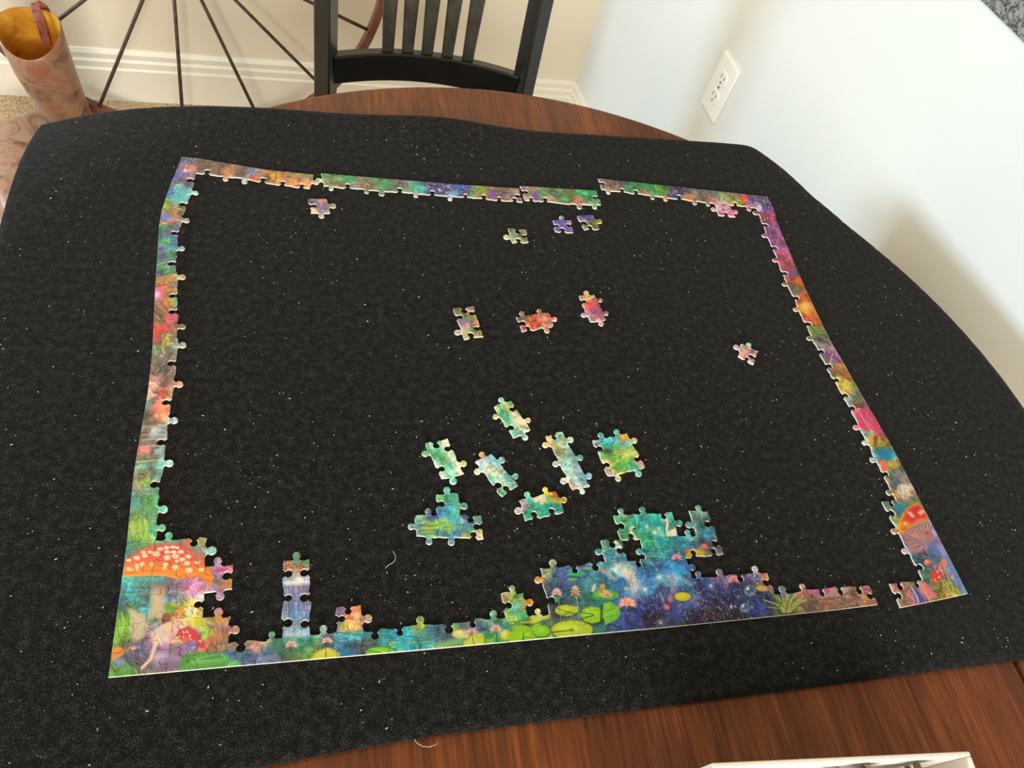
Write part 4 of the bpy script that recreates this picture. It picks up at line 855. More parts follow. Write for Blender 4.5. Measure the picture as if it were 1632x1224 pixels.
K.poly([(205, 280), (255, 240), (330, 193), (420, 158), (520, 148), (620, 153), (690, 183), (760, 243), (830, 293), (800, 300), (700, 280), (600, 285), (480, 275), (380, 262), (280, 268)], (224, 62, 78), 34, 0.92)
K.poly([(420, 158), (520, 148), (620, 153), (690, 185), (640, 200), (540, 190), (450, 190)], (214, 56, 96), 14, 0.7)
K.line([(190, 392), (300, 388), (400, 382), (520, 386), (600, 408), (680, 396), (740, 380)], 10, (250, 190, 60), 3, 0.8)
K.line([(620, 410), (700, 396), (770, 392), (830, 430)], 12, (240, 110, 30), 4, 0.8)
for x, y, a, b in ((225, 268, 18, 8), (290, 250, 22, 12), (350, 232, 20, 12), (392, 205, 18, 9), (340, 205, 16, 8), (440, 218, 26, 16), (470, 180, 22, 10), (520, 170, 20, 10), (570, 166, 20, 9), (605, 172, 18, 8), (525, 204, 22, 12), (575, 205, 20, 11), (630, 203, 22, 11), (525, 246, 26, 16), (590, 238, 26, 14), (640, 262, 22, 12), (680, 292, 24, 13), (590, 324, 22, 16), (695, 345, 24, 16), (330, 298, 16, 14), (288, 320, 14, 22), (225, 335, 18, 9), (760, 285, 18, 10), (790, 340, 20, 12), (510, 300, 18, 14), (405, 300, 12, 14), (690, 240, 20, 12), (500, 330, 14, 10), (255, 345, 9, 5), (600, 275, 14, 8)):
    K.ell(x, y, a * 1.15, b * 1.3, (252, 230, 206), 2.5); K.ell(x + 3, y + b * 0.6, a * 0.7, b * 0.4, (240, 190, 140), 3, 0.6)
K.poly([(410, 470), (510, 468), (498, 560), (505, 690), (470, 720), (385, 720), (395, 600)], (214, 196, 166), 9)
K.ell(460, 480, 70, 22, (110, 100, 100), 12, 0.6)
for x in (415, 432, 452, 470, 488): K.line([(x + 6, 480), (x - 6, 700)], 6, (176, 150, 120), 2, 0.55)
K.ell(485, 515, 30, 30, (200, 140, 100), 8, 0.7)
K.ell(540, 620, 40, 26, (120, 160, 40), 4, 0.8); K.ell(570, 610, 22, 14, (190, 200, 70), 3, 0.8)
K.poly([(215, 640), (280, 655), (345, 690), (385, 745), (350, 800), (330, 870), (290, 900), (240, 870), (230, 800), (250, 750)], (200, 186, 154), 7)
for k in range(7): K.line([(370, 780), (230 + k * 16, 660 + k * 36)], 3, (240, 230, 200), 1.5, 0.6)
K.line([(300, 760), (250, 860), (285, 895)], 4, (150, 130, 110), 2, 0.6)
K.streaks((110, 700, 230, 920), 36, 7, [(140, 200, 60), (80, 140, 40), (180, 220, 90), (60, 110, 40)], 75, 70, 3)
K.poly([(85, 955), (140, 940), (205, 960), (170, 1010), (95, 1060)], (232, 150, 60), 3); K.line([(100, 1010), (190, 965)], 6, (190, 90, 30), 2, 0.7)
K.ell(150, 1060, 36, 28, (130, 150, 200), 6, 0.8); K.ell(258, 952, 28, 16, (226, 160, 170), 3)
K.streaks((85, 1080, 290, 1175), 46, 5, [(110, 190, 70), (60, 120, 40), (150, 210, 110)], 60, 60, 4)
K.streaks((240, 980, 420, 1120), 26, 8, [(70, 62, 80), (150, 130, 160), (110, 96, 120)], 40, 60, 5)
K.ell(505, 1045, 105, 70, (164, 136, 176), 8); K.ell(470, 1020, 55, 28, (206, 184, 214), 8, 0.8); K.ell(540, 1075, 70, 26, (120, 96, 130), 8, 0.7)
K.ell(600, 960, 60, 40, (140, 112, 140), 8, 0.8); K.ell(500, 1110, 45, 25, (120, 96, 130), 6, 0.8)
K.poly([(400, 830), (470, 780), (530, 800), (545, 880), (480, 930), (410, 910)], (226, 208, 204), 6)
K.streaks((390, 800, 540, 930), 20, 5, [(240, 226, 224), (190, 160, 170), (206, 170, 180)], 70, 60, 6)
K.ell(525, 715, 34, 38, (160, 84, 48), 3); K.ell(500, 740, 18, 22, (130, 66, 40), 3)
K.ell(605, 720, 40, 44, (238, 190, 150), 3); K.ell(628, 655, 34, 22, (230, 160, 60), 3); K.ell(590, 690, 26, 16, (196, 110, 50), 3); K.ell(645, 690, 22, 26, (224, 150, 70), 4)
K.line([(590, 712), (604, 716)], 5, (110, 60, 50), 1.3); K.line([(622, 712), (634, 708)], 5, (110, 60, 50), 1.3); K.line([(600, 745), (618, 745)], 4, (190, 80, 80), 1.3)
K.ell(535, 790, 34, 40, (240, 200, 166), 5); K.line([(455, 840), (435, 920), (395, 1040), (330, 1105)], 26, (236, 204, 176), 2); K.line([(560, 890), (600, 880), (640, 905)], 20, (232, 196, 160), 2)
K.streaks((640, 560, 800, 700), 40, 6, [(226, 210, 110), (170, 140, 60), (240, 226, 160), (120, 110, 50)], 30, 24, 7)
K.ell(770, 745, 45, 32, (214, 214, 60), 5); K.streaks((700, 700, 820, 790), 16, 6, [(240, 226, 110), (190, 190, 60)], 60, 36, 8)
K.poly([(590, 850), (625, 805), (690, 785), (750, 815), (800, 890), (825, 940), (770, 945), (700, 905), (640, 895)], (216, 62, 66), 3)
K.dots((620, 805, 790, 920), 16, 8, (250, 214, 200), 9); K.ell(665, 885, 30, 22, (226, 110, 70), 4); K.ell(725, 915, 40, 18, (110, 110, 190), 4, 0.8)
K.poly([(800, 830), (840, 790), (850, 850), (820, 900), (790, 880)], (170, 204, 80), 3); K.line([(810, 880), (840, 810)], 4, (226, 236, 150), 1.5)
K.dots((905, 690, 995, 760), 20, 7, (226, 160, 60), 10); K.ell(905, 785, 70, 18, (170, 130, 120), 3); K.ell(905, 655, 36, 16, (196, 140, 160), 3)
K.streaks((830, 800, 990, 960), 40, 6, [(190, 140, 110), (110, 74, 56), (214, 170, 140)], 80, 36, 11)
K.ell(880, 880, 40, 16, (200, 120, 50), 4, 0.8); K.ell(930, 845, 24, 40, (196, 140, 110), 4, 0.8)
K.poly([(630, 1060), (660, 1000), (760, 985), (880, 985), (960, 1000), (1010, 1030), (1095, 1060), (1098, 1095), (900, 1115), (700, 1125), (600, 1120)], (76, 158, 66), 3)
for k in range(11): K.line([(720, 1055), (620 + k * 48, 1120 if k < 5 else 1100 - (k - 5) * 16)], 5, (150, 210, 130), 2, 0.8)
for k in range(6): K.line([(760, 1040), (700 + k * 50, 990)], 5, (150, 214, 130), 2, 0.7)
K.line([(950, 1000), (1000, 1040), (1095, 1068)], 12, (130, 214, 170), 3, 0.8)
K.streaks((1000, 980, 1175, 1090), 18, 5, [(110, 150, 190), (60, 96, 140)], 4, 70, 12)
K.streaks((1000, 870, 1175, 960), 26, 7, [(170, 150, 116), (96, 84, 66)], 10, 30, 13)
K.streaks((860, 295, 1045, 460), 24, 6, [(214, 130, 190), (130, 84, 130), (190, 160, 170), (140, 110, 90)], 20, 40, 14)
K.line([(970, 300), (1045, 350)], 10, (240, 170, 190), 3); K.dots((1010, 420, 1045, 455), 6, 8, (226, 180, 60), 15)
K.streaks((650, 110, 835, 290), 30, 6, [(190, 170, 110), (110, 130, 90), (214, 190, 150), (120, 190, 180)], 40, 30, 16); K.ell(690, 140, 30, 16, (220, 110, 80), 4, 0.8); K.ell(790, 232, 14, 18, (220, 110, 100), 3)

# waterfall column, little mushroom, bottom strip
K.frame(360, 860, 5.44)
for k in range(26):
    x = 492 + k * 9.8
    K.line([(x, 400), (x + 2, 600), (x - 2, 840)], 4 + (k * 7 % 5), [(226, 232, 246), (96, 110, 160), (170, 186, 224), (120, 130, 180)][k % 4], 2, 0.55)
K.streaks((495, 285, 745, 340), 22, 5, [(214, 226, 240), (120, 140, 180)], 2, 90, 20); K.ell(618, 385, 120, 16, (240, 244, 250), 6, 0.8); K.line([(490, 375), (745, 372)], 8, (236, 240, 246), 3, 0.7)
K.streaks((500, 205, 745, 275), 26, 7, [(214, 150, 110), (150, 90, 60), (236, 190, 150)], 10, 40, 21); K.streaks((610, 195, 745, 240), 14, 5, [(110, 140, 120), (170, 196, 176)], 50, 26, 22)
K.ell(610, 830, 120, 18, (210, 232, 236), 8, 0.7)
K.poly([(1010, 700), (1030, 672), (1065, 660), (1100, 675), (1112, 700), (1060, 705)], (236, 110, 50), 2); K.dots((1025, 670, 1095, 695), 5, 5, (250, 220, 150), 23); K.line([(1064, 702), (1066, 770)], 12, (236, 210, 190), 2)
K.poly([(1000, 585), (1050, 575), (1080, 620), (1160, 590), (1140, 640), (1040, 625)], (220, 110, 60), 4, 0.8); K.streaks((990, 720, 1160, 810), 24, 5, [(226, 200, 70), (150, 130, 50), (236, 200, 150)], 60, 24, 24); K.line([(1130, 610), (1120, 780)], 22, (236, 200, 140), 6, 0.7)
K.streaks((10, 880, 260, 960), 30, 7, [(170, 140, 106), (96, 80, 56)], 20, 26, 25)
K.streaks((10, 985, 480, 1090), 30, 6, [(100, 140, 180), (50, 84, 120), (130, 150, 190)], 2, 80, 26)
K.poly([(0, 1020), (60, 1060), (128, 1070), (128, 1115), (0, 1122)], (90, 190, 100), 3); K.line([(0, 1110), (90, 1070)], 6, (190, 236, 190), 2)
K.lotus(240, 935, 36, 30); K.ell(380, 1030, 80, 22, (140, 150, 196), 10, 0.7); K.ell(340, 880, 60, 12, (236, 200, 190), 5, 0.7)
K.ell(570, 965, 130, 32, (70, 130, 100), 5, 0.7); K.ell(720, 960, 40, 22, (120, 200, 130), 4, 0.8); K.poly([(500, 995), (700, 1000), (660, 1070), (500, 1075)], (90, 110, 80), 6, 0.6)
K.lotus(568, 915, 62, 52); K.line([(568, 950), (560, 990)], 5, (70, 80, 60), 1.5)
K.poly([(670, 1000), (780, 990), (850, 950), (900, 945), (960, 975), (1000, 1000), (960, 1035), (860, 1058), (680, 1068)], (206, 206, 60), 3); K.poly([(670, 1000), (770, 990), (740, 1060), (675, 1068)], (110, 160, 90), 5)
for k in range(8): K.line([(880, 950), (700 + k * 38, 1062 - (k - 4) * (6 if k > 4 else 0))], 4, (236, 240, 130), 1.6, 0.7)
K.line([(868, 900), (866, 1060)], 5, (70, 70, 40), 1.4); K.lotus(878, 880, 56, 44, n=10)
K.streaks((960, 810, 1230, 860), 24, 5, [(90, 190, 200), (40, 110, 130), (150, 210, 200)], 2, 60, 27); K.ell(1050, 985, 60, 30, (50, 130, 190), 12, 0.7)
K.pad(1340, 985, 130, 46, (126, 200, 54), None, (190, 236, 110), (46, 80, 70)); K.line([(1340, 985), (1225, 970)], 5, (40, 70, 50), 1.4); K.line([(1345, 990), (1410, 1040)], 6, (170, 120, 70), 2); K.ell(1440, 990, 40, 16, (150, 190, 70), 3)
K.streaks((1230, 800, 1632, 940), 40, 5, [(90, 200, 210), (40, 120, 140), (60, 160, 180)], 2, 80, 28)
for x, y, a in ((1465, 898, 36), (1430, 918, 28), (1510, 963, 28), (1450, 940, 24), (1600, 895, 36)): K.ell(x, y, a, a * 0.36, (170, 214, 130), 2.5)
K.frame(620, 900, 5.829)
for x, y, a in ((50, 728, 44), (110, 800, 28), (210, 728, 46), (20, 830, 44), (350, 730, 50), (240, 830, 40), (340, 790, 50), (600, 600, 36)): K.ell(x, y, a, a * 0.32, (130, 206, 170) if a > 40 else (160, 200, 90), 3, 0.8)
K.streaks((10, 610, 410, 820), 50, 5, [(100, 210, 220), (30, 120, 140), (80, 180, 190)], -3, 80, 30)
K.streaks((260, 600, 480, 700), 20, 6, [(110, 170, 150), (60, 120, 110)], -20, 60, 31)
K.poly([(415, 780), (440, 745), (520, 720), (600, 700), (700, 690), (690, 730), (660, 800), (440, 812)], (120, 170, 110), 4); K.line([(430, 770), (680, 745)], 4, (60, 90, 50), 1.5); K.ell(440, 780, 22, 26, (200, 150, 100), 5, 0.7)
for k in range(7): K.line([(440, 770), (680, 690 + k * 18)], 5, (180, 214, 170), 2, 0.5)
K.ell(650, 650, 70, 38, (220, 214, 130), 4); K.ell(655, 640, 40, 16, (236, 236, 180), 5, 0.7)
K.poly([(690, 720), (770, 650), (850, 640), (900, 680), (910, 770), (700, 795)], (200, 210, 80), 4)
K.poly([(880, 650), (980, 640), (1050, 680), (1120, 730), (1120, 765), (880, 790)], (60, 156, 86), 4); K.poly([(890, 700), (960, 690), (990, 770), (880, 785)], (170, 196, 70), 5, 0.7)
for k in range(8): K.line([(985, 655), (880 + k * 34, 785 - k * 3)], 4, (150, 210, 130), 1.8, 0.6)
for k in range(6): K.line([(770, 660), (700 + k * 34, 790)], 4, (236, 236, 140), 1.8, 0.6)
K.line([(765, 650), (790, 770)], 5, (60, 60, 40), 1.4); K.line([(990, 640), (1008, 770)], 7, (50, 70, 70), 1.6)
K.lotus(765, 625, 58, 46); K.lotus(988, 600, 66, 66)
K.streaks((1100, 500, 1290, 590), 16, 7, [(110, 180, 110), (60, 120, 110), (170, 210, 130)], -18, 80, 32)
K.ell(1080, 660, 56, 50, (200, 210, 80), 4); K.ell(1070, 650, 30, 22, (236, 236, 150), 5, 0.6)
K.poly([(1100, 650), (1170, 590), (1260, 570), (1300, 590), (1260, 650), (1230, 700), (1170, 745), (1110, 720)], (150, 206, 30), 2)
K.poly([(1250, 720), (1240, 650), (1290, 590), (1380, 580), (1450, 590), (1490, 620), (1440, 660), (1470, 690), (1400, 720), (1290, 740)], (136, 198, 40), 2)
for k in range(9): K.line([(1245, 660), (1300 + 30 * k, 590 + abs(k - 3) * 22)], 4, (190, 230, 80), 1.8, 0.6)
for k in range(6): K.line([(1245, 660), (1110 + k * 22, 640 + k * 20 if k > 2 else 690 - k * 40)], 4, (190, 232, 80), 1.8, 0.6)
K.line([(1245, 650), (1235, 745)], 7, (60, 70, 40), 1.5); K.line([(1490, 640), (1400, 660)], 6, (50, 70, 50), 1.6); K.line([(1220, 548), (1330, 545), (1480, 488)], 14, (196, 206, 60), 3); K.line([(1230, 560), (1340, 560), (1470, 520)], 7, (46, 56, 44), 2, 0.8)
K.streaks((1050, 300, 1270, 480), 24, 7, [(170, 190, 90), (100, 140, 60), (110, 200, 180)], -14, 70, 33); K.streaks((1160, 370, 1300, 410), 12, 5, [(90, 200, 200), (150, 220, 210)], -8, 60, 34)
# pond details
K.frame(850, 800, 5.265)
K.streaks((100, 600, 480, 1000), 60, 6, [(60, 80, 110), (90, 116, 160), (60, 110, 120)], 5, 60, 40, 0.45)
K.streaks((400, 600, 820, 1000), 50, 6, [(60, 140, 170), (40, 100, 150), (90, 170, 190)], 8, 60, 41, 0.45)
K.line([(700, 545), (770, 580), (820, 640), (850, 720), (840, 760)], 60, (226, 226, 214), 26, 0.75)
K.streaks((880, 330, 1250, 470), 46, 4, [(110, 210, 190), (40, 130, 140), (140, 220, 200)], 3, 70, 42, 0.6)
K.streaks((660, 150, 1000, 320), 40, 4, [(120, 200, 150), (60, 150, 110), (60, 190, 180)], 2, 60, 43, 0.6)
K.streaks((1240, 290, 1580, 460), 36, 5, [(110, 120, 150), (60, 76, 110), (130, 116, 130)], 4, 70, 44, 0.55)
K.streaks((560, 400, 770, 520), 26, 4, [(130, 200, 190), (60, 130, 150)], -8, 60, 45, 0.6)
K.dots((850, 480, 1260, 900), 90, 4, (220, 240, 250), 46, 0.85); K.dots((1240, 560, 1632, 1000), 90, 4, (200, 214, 240), 47, 0.8); K.dots((880, 880, 1300, 1060), 50, 4, (190, 210, 240), 48, 0.8); K.dots((930, 330, 1250, 480), 40, 4, (190, 240, 240), 49, 0.7); K.dots((880, 160, 1180, 300), 30, 3, (200, 245, 235), 50, 0.7)
for x, y, r in ((1048, 640, 16), (930, 740, 14), (770, 735, 10), (1480, 712, 9), (1010, 265, 14), (945, 215, 10), (1060, 1020, 7)): K.ell(x, y, r * 2.2, r * 2.2, (150, 210, 240), 18, 0.6); K.ell(x, y, r, r, (250, 252, 255), 6)
# swans
K.line([(850, 230), (825, 215), (806, 235), (820, 275), (855, 310), (875, 330)], 18, (232, 226, 196), 2); K.ell(845, 232, 12, 8, (60, 60, 40), 2); K.poly([(800, 225), (825, 255), (870, 325), (820, 330)], (216, 214, 170), 5, 0.7)
K.line([(1090, 165), (1112, 150), (1118, 190), (1110, 240), (1120, 290)], 18, (244, 238, 210), 2); K.poly([(1110, 285), (1150, 240), (1195, 225), (1195, 290), (1150, 300)], (246, 240, 220), 3); K.line([(1080, 178), (1095, 168)], 6, (226, 150, 60), 1.4)
K.poly([(640, 350), (690, 335), (735, 380), (730, 410), (680, 400)], (226, 236, 226), 4); K.ell(690, 370, 30, 8, (120, 170, 170), 3, 0.7)
# pads and flowers in the pond
K.ell(360, 610, 78, 24, (60, 176, 140), 2.5); K.ell(320, 657, 44, 11, (120, 190, 100), 2.5); K.ell(445, 566, 36, 10, (150, 190, 110), 2.5); K.ell(300, 585, 30, 8, (130, 170, 140), 2.5); K.line([(290, 615), (430, 605)], 4, (130, 220, 180), 1.5, 0.7)
K.line([(555, 575), (600, 600), (680, 650)], 22, (226, 150, 150), 7, 0.9); K.line([(570, 590), (640, 612), (665, 640)], 9, (196, 210, 230), 3, 0.8)
K.pad(272, 918, 98, 48, (176, 196, 40), None, (226, 232, 120), (50, 66, 40)); K.poly([(330, 890), (370, 880), (365, 930), (320, 930)], (196, 206, 70), 2); K.line([(190, 900), (350, 950)], 6, (66, 80, 30), 1.6, 0.8); K.line([(240, 960), (300, 925)], 5, (66, 80, 30), 1.6, 0.8)
K.pad(320, 1082, 175, 82, (176, 200, 50), None, (226, 240, 130), (40, 56, 50), 16); K.line([(320, 1082), (155, 1100)], 8, (60, 76, 40), 1.6, 0.9); K.ell(318, 1082, 20, 12, (110, 150, 40), 5)
K.pad(490, 955, 100, 70, (150, 206, 40), None, (206, 232, 100), (40, 70, 50)); K.line([(400, 935), (500, 950)], 6, (50, 80, 40), 1.5); K.line([(395, 985), (500, 960)], 7, (46, 70, 40), 1.5); K.poly([(560, 870), (575, 860), (570, 1030), (552, 1030)], (56, 90, 40), 2)
K.poly([(580, 860), (640, 845), (710, 890), (725, 940), (700, 990), (600, 1040), (575, 960)], (120, 198, 60), 2); K.poly([(590, 860), (640, 850), (640, 900), (600, 920)], (150, 210, 70), 4, 0.8)
for k in range(9): K.line([(590, 950), (600 + k * 15, 1030 - k * 18)], 4, (170, 226, 100), 1.6, 0.7)
K.pad(600, 790, 115, 46, (90, 176, 90), None, (170, 226, 140), (30, 80, 80)); K.ell(560, 830, 70, 18, (60, 150, 90), 5, 0.8)
K.ell(500, 730, 16, 36, (236, 226, 200), 4, 0.9, 20); K.ell(575, 715, 22, 24, (214, 180, 80), 3); K.ell(590, 775, 46, 32, (214, 190, 120), 4); K.ell(560, 745, 18, 28, (190, 160, 60), 4); K.ell(630, 790, 24, 18, (226, 196, 150), 3); K.ell(615, 790, 10, 6, (120, 90, 50), 2)
K.streaks((540, 700, 650, 800), 16, 4, [(236, 214, 120), (130, 110, 40)], 50, 26, 51)
K.lotus(190, 765, 52, 60, (244, 224, 214), (252, 244, 236), (226, 110, 96)); K.poly([(175, 800), (225, 800), (205, 845), (190, 840)], (70, 160, 90), 2); K.line([(205, 840), (225, 1000)], 7, (110, 160, 130), 1.5)
K.lotus(345, 750, 48, 78, (244, 220, 200), (252, 240, 226), (230, 130, 50)); K.poly([(335, 800), (370, 800), (362, 830)], (150, 190, 90), 2); K.line([(362, 825), (380, 990)], 8, (170, 170, 130), 1.5); K.poly([(350, 750), (362, 800), (340, 800)], (226, 130, 40), 3, 0.8)
K.lotus(782, 850, 88, 72, (244, 170, 170), (250, 206, 200), (232, 150, 90), 13); K.streaks((700, 800, 860, 890), 20, 4, [(252, 220, 214), (226, 110, 120)], 80, 36, 52)
K.lotus(1195, 470, 52, 44, (236, 150, 176), (246, 190, 206), (214, 96, 140), 11); K.lotus(1425, 382, 42, 42, (232, 110, 120), (244, 160, 160), (236, 130, 90), 11)
K.poly([(1265, 470), (1290, 410), (1350, 400), (1420, 420), (1430, 460), (1400, 472)], (206, 176, 60), 3); K.ell(1278, 418, 18, 22, (206, 110, 110), 3); K.line([(1300, 405), (1410, 440)], 5, (236, 214, 110), 2, 0.7)
K.pad(1245, 803, 70, 38, (206, 196, 50), None, (236, 226, 110), (40, 60, 90)); 
K.ell(1110, 890, 28, 24, (226, 90, 90), 4); K.ell(1140, 820, 24, 30, (206, 100, 110), 5, 0.9); K.line([(1060, 780), (1090, 860), (1120, 900)], 18, (190, 190, 220), 6, 0.6); K.line([(1150, 640), (1165, 740), (1140, 830)], 26, (196, 150, 180), 10, 0.7); K.line([(1160, 640), (1240, 650), (1320, 700)], 22, (170, 200, 220), 10, 0.6); K.line([(1310, 780), (1420, 830)], 18, (150, 160, 200), 8, 0.55); K.line([(1320, 820), (1360, 880)], 20, (140, 150, 200), 8, 0.5)
K.line([(1390, 990), (1450, 930), (1500, 915)], 8, (150, 60, 80), 3, 0.7); K.ell(1220, 575, 40, 22, (60, 180, 230), 10, 0.7)
K.poly([(500, 1060), (600, 1050), (560, 1140), (480, 1140)], (70, 150, 120), 8, 0.6); K.streaks((500, 1030, 700, 1130), 16, 5, [(90, 170, 150), (50, 90, 120)], 40, 40, 53)
K.pad(60, 1090, 76, 50, (130, 200, 40), None, (190, 232, 90), (40, 70, 40))
K.frame(1080, 880, 4.533)
K.lotus(397, 200, 52, 48, (240, 150, 160), (248, 180, 180), (226, 96, 110), 12); K.ell(340, 250, 16, 16, (190, 130, 150), 3); K.ell(340, 250, 9, 9, (90, 84, 130), 3)
K.line([(330, 150), (400, 150)], 12, (230, 170, 110), 5, 0.8)
def bubble(x, y, r):
    K.ell(x, y, r, r * 1.02, (150, 180, 200), 2.5, 0.85); K.ell(x + r * .08, y - r * .05, r * .78, r * .8, (70, 84, 130), 5, 0.9); K.ell(x - r * .4, y - r * .4, r * .25, r * .3, (240, 250, 255), 3); K.ell(x + r * .35, y + r * .5, r * .4, r * .25, (110, 190, 200), 5, 0.8)
bubble(515, 285, 40); bubble(477, 408, 33); bubble(558, 188, 22); bubble(408, 400, 10); bubble(530, 405, 9); bubble(432, 330, 8); bubble(575, 238, 14)
K.ell(598, 268, 38, 22, (214, 170, 60), 2.5); K.line([(565, 262), (635, 272)], 5, (240, 210, 120), 1.6)
K.dots((100, 230, 640, 500), 90, 4, (190, 200, 236), 60, 0.8); K.ell(380, 400, 8, 16, (220, 226, 240), 4)
for k, (x, y, ex, ey) in enumerate(((750, 440, 630, 250), (755, 440, 660, 270), (760, 440, 700, 300), (770, 440, 800, 285), (780, 440, 820, 300), (775, 440, 610, 350), (760, 440, 650, 405), (790, 440, 860, 330), (800, 440, 920, 350), (790, 440, 900, 330), (740, 440, 690, 330), (765, 440, 745, 320), (810, 435, 880, 370), (770, 440, 720, 350), (785, 440, 840, 310), (760, 440, 780, 300))):
    K.line([(x, y), ((x + ex) / 2 + (x - ex) * 0.12, (y + ey) / 2 - 10), (ex, ey)], 7, [(176, 186, 96), (110, 130, 50), (214, 214, 140)][k % 3], 1.6)
K.streaks((830, 280, 1440, 410), 60, 6, [(170, 130, 116), (110, 84, 76), (206, 170, 156)], 8, 50, 61, 0.6)
K.poly([(1080, 280), (1130, 250), (1220, 270), (1225, 300), (1150, 340), (1050, 345), (1000, 330)], (196, 160, 150), 8, 0.7); K.line([(1050, 345), (1150, 335), (1230, 295), (1300, 280)], 8, (96, 76, 66), 4, 0.7)
for k in range(12): K.ell(960 + (k * 37) % 130, 245 + (k * 53) % 60, 14, 12, [(206, 90, 150), (170, 100, 190), (226, 130, 170)][k % 3], 4, 0.8)
for k in range(12): K.ell(1290 + (k * 37) % 90, 290 + (k * 29) % 70, 13, 11, [(226, 150, 80), (206, 110, 120), (190, 190, 110)][k % 3], 4, 0.8)
for k in range(7): K.ell(1325 + (k * 23) % 50, 235 + (k * 17) % 40, 10, 9, [(206, 110, 130), (226, 150, 160)][k % 2], 3, 0.8)
# left strip details
K.frame(230, 240, 6.8)
for x, y in ((460, 115), (490, 112), (455, 135), (487, 135), (460, 160), (485, 160), (465, 185), (492, 148), (505, 112)): K.line([(x, y - 7), (x + 6, y), (x, y + 7)], 4, (226, 226, 236), 1.2, 0.8)
K.poly([(442, 210), (460, 232), (442, 252), (424, 232)], (226, 226, 240), 1.5)
K.poly([(480, 200), (570, 190), (565, 245), (520, 225)], (224, 140, 124), 3, 0.85)
K.streaks((330, 170, 560, 310), 22, 5, [(140, 120, 170), (90, 84, 140), (176, 140, 160)], 18, 70, 70, 0.5)
K.poly([(340, 450), (380, 390), (440, 385), (450, 430), (530, 460), (520, 490), (450, 490), (470, 560), (430, 590), (340, 590), (300, 510)], (110, 200, 206), 5, 0.8); K.streaks((300, 400, 460, 600), 26, 6, [(150, 230, 226), (60, 150, 190)], 60, 40, 71, 0.6)
for x, y in ((205, 722), (240, 718), (270, 735), (215, 748), (250, 750), (290, 748)): K.ell(x, y, 20, 14, (120, 150, 220), 4, 0.8)
K.line([(190, 690), (300, 690), (340, 730), (330, 770)], 10, (190, 130, 100), 3, 0.7); K.line([(330, 635), (430, 665)], 7, (236, 220, 206), 2)
K.streaks((140, 960, 330, 1070), 24, 6, [(110, 200, 120), (60, 140, 90), (90, 150, 200)], 30, 40, 72, 0.6); K.line([(120, 1130), (220, 1105), (380, 1070)], 10, (130, 200, 200), 3, 0.7)
K.streaks((130, 1110, 340, 1220), 30, 6, [(80, 160, 110), (130, 200, 170), (110, 120, 160)], -30, 40, 73, 0.6)
K.frame(220, 400, 5.1)
K.line([(140, 130), (220, 105), (300, 95)], 9, (206, 220, 220), 2.5, 0.8); K.poly([(222, 128), (262, 128), (262, 146), (222, 146)], (150, 160, 226), 3)
K.streaks((140, 210, 300, 300), 30, 6, [(214, 150, 90), (130, 96, 60), (226, 180, 110)], -20, 50, 74, 0.6)
K.poly([(135, 325), (205, 318), (205, 405), (135, 400)], (226, 110, 180), 5, 0.85); K.ell(158, 365, 22, 24, (252, 214, 240), 8, 0.95)
K.line([(215, 310), (230, 420), (260, 500)], 12, (220, 130, 70), 4, 0.8); K.line([(300, 330), (250, 480)], 10, (214, 160, 70), 3, 0.7); K.streaks((140, 430, 300, 640), 40, 7, [(226, 150, 90), (130, 84, 60), (200, 110, 70), (240, 180, 130)], 50, 60, 75, 0.65)
K.poly([(240, 520), (330, 505), (320, 560), (280, 625), (250, 570)], (214, 96, 140), 6, 0.7); K.ell(230, 650, 26, 22, (226, 96, 130), 4, 0.8); K.ell(150, 670, 24, 30, (220, 80, 70), 6, 0.8)
for k in range(14): K.ell(205 + (k * 31) % 90, 700 + (k * 23) % 80, 12, 10, [(190, 180, 80), (220, 210, 140), (150, 130, 60)][k % 3], 3, 0.8)
for k in range(12): K.ell(135 + (k * 29) % 80, 790 + (k * 37) % 90, 10, 9, [(170, 200, 170), (110, 150, 90), (214, 220, 200)][k % 3], 3, 0.8)
K.streaks((140, 840, 320, 1060), 40, 8, [(170, 156, 150), (90, 84, 80), (196, 176, 170)], -50, 60, 76, 0.6)
K.poly([(105, 1080), (150, 1070), (170, 1120), (130, 1140)], (236, 200, 190), 4, 0.8); K.streaks((100, 1080, 280, 1220), 26, 7, [(240, 214, 200), (190, 110, 100), (110, 84, 80)], 40, 40, 77, 0.6); K.ell(208, 1180, 22, 26, (224, 90, 80), 6, 0.8)
K.frame(190, 620, 4.708)
K.ell(222, 130, 26, 34, (120, 160, 160), 5, 0.8); K.line([(345, 170), (355, 280)], 10, (226, 190, 120), 3, 0.8)
for y in (292, 352, 388, 440): K.line([(175, y + 4), (270, y - 4), (355, y)], 8, (226, 220, 200), 2.5, 0.75)
K.ell(275, 320, 34, 20, (206, 214, 220), 4, 0.8); K.line([(140, 556), (320, 542)], 9, (190, 240, 226), 2.5, 0.85); K.poly([(262, 465), (325, 458), (320, 495), (265, 500)], (170, 206, 206), 4, 0.8); K.ell(150, 465, 14, 24, (214, 96, 110), 4, 0.8)
K.streaks((130, 640, 260, 770), 26, 7, [(190, 206, 90), (110, 150, 60)], 60, 50, 78, 0.65); K.streaks((100, 820, 290, 960), 40, 6, [(130, 200, 80), (50, 130, 80), (90, 190, 130)], 70, 44, 79, 0.65); K.ell(130, 885, 36, 30, (70, 170, 180), 7, 0.7)
K.streaks((90, 1000, 220, 1140), 46, 5, [(196, 224, 90), (110, 170, 50), (150, 200, 70)], 75, 60, 80, 0.8); K.streaks((220, 960, 270, 1130), 14, 6, [(60, 150, 130), (110, 200, 170)], 80, 50, 81, 0.6); K.streaks((180, 740, 310, 800), 12, 5, [(110, 200, 160), (40, 120, 90)], 0, 60, 82, 0.6)
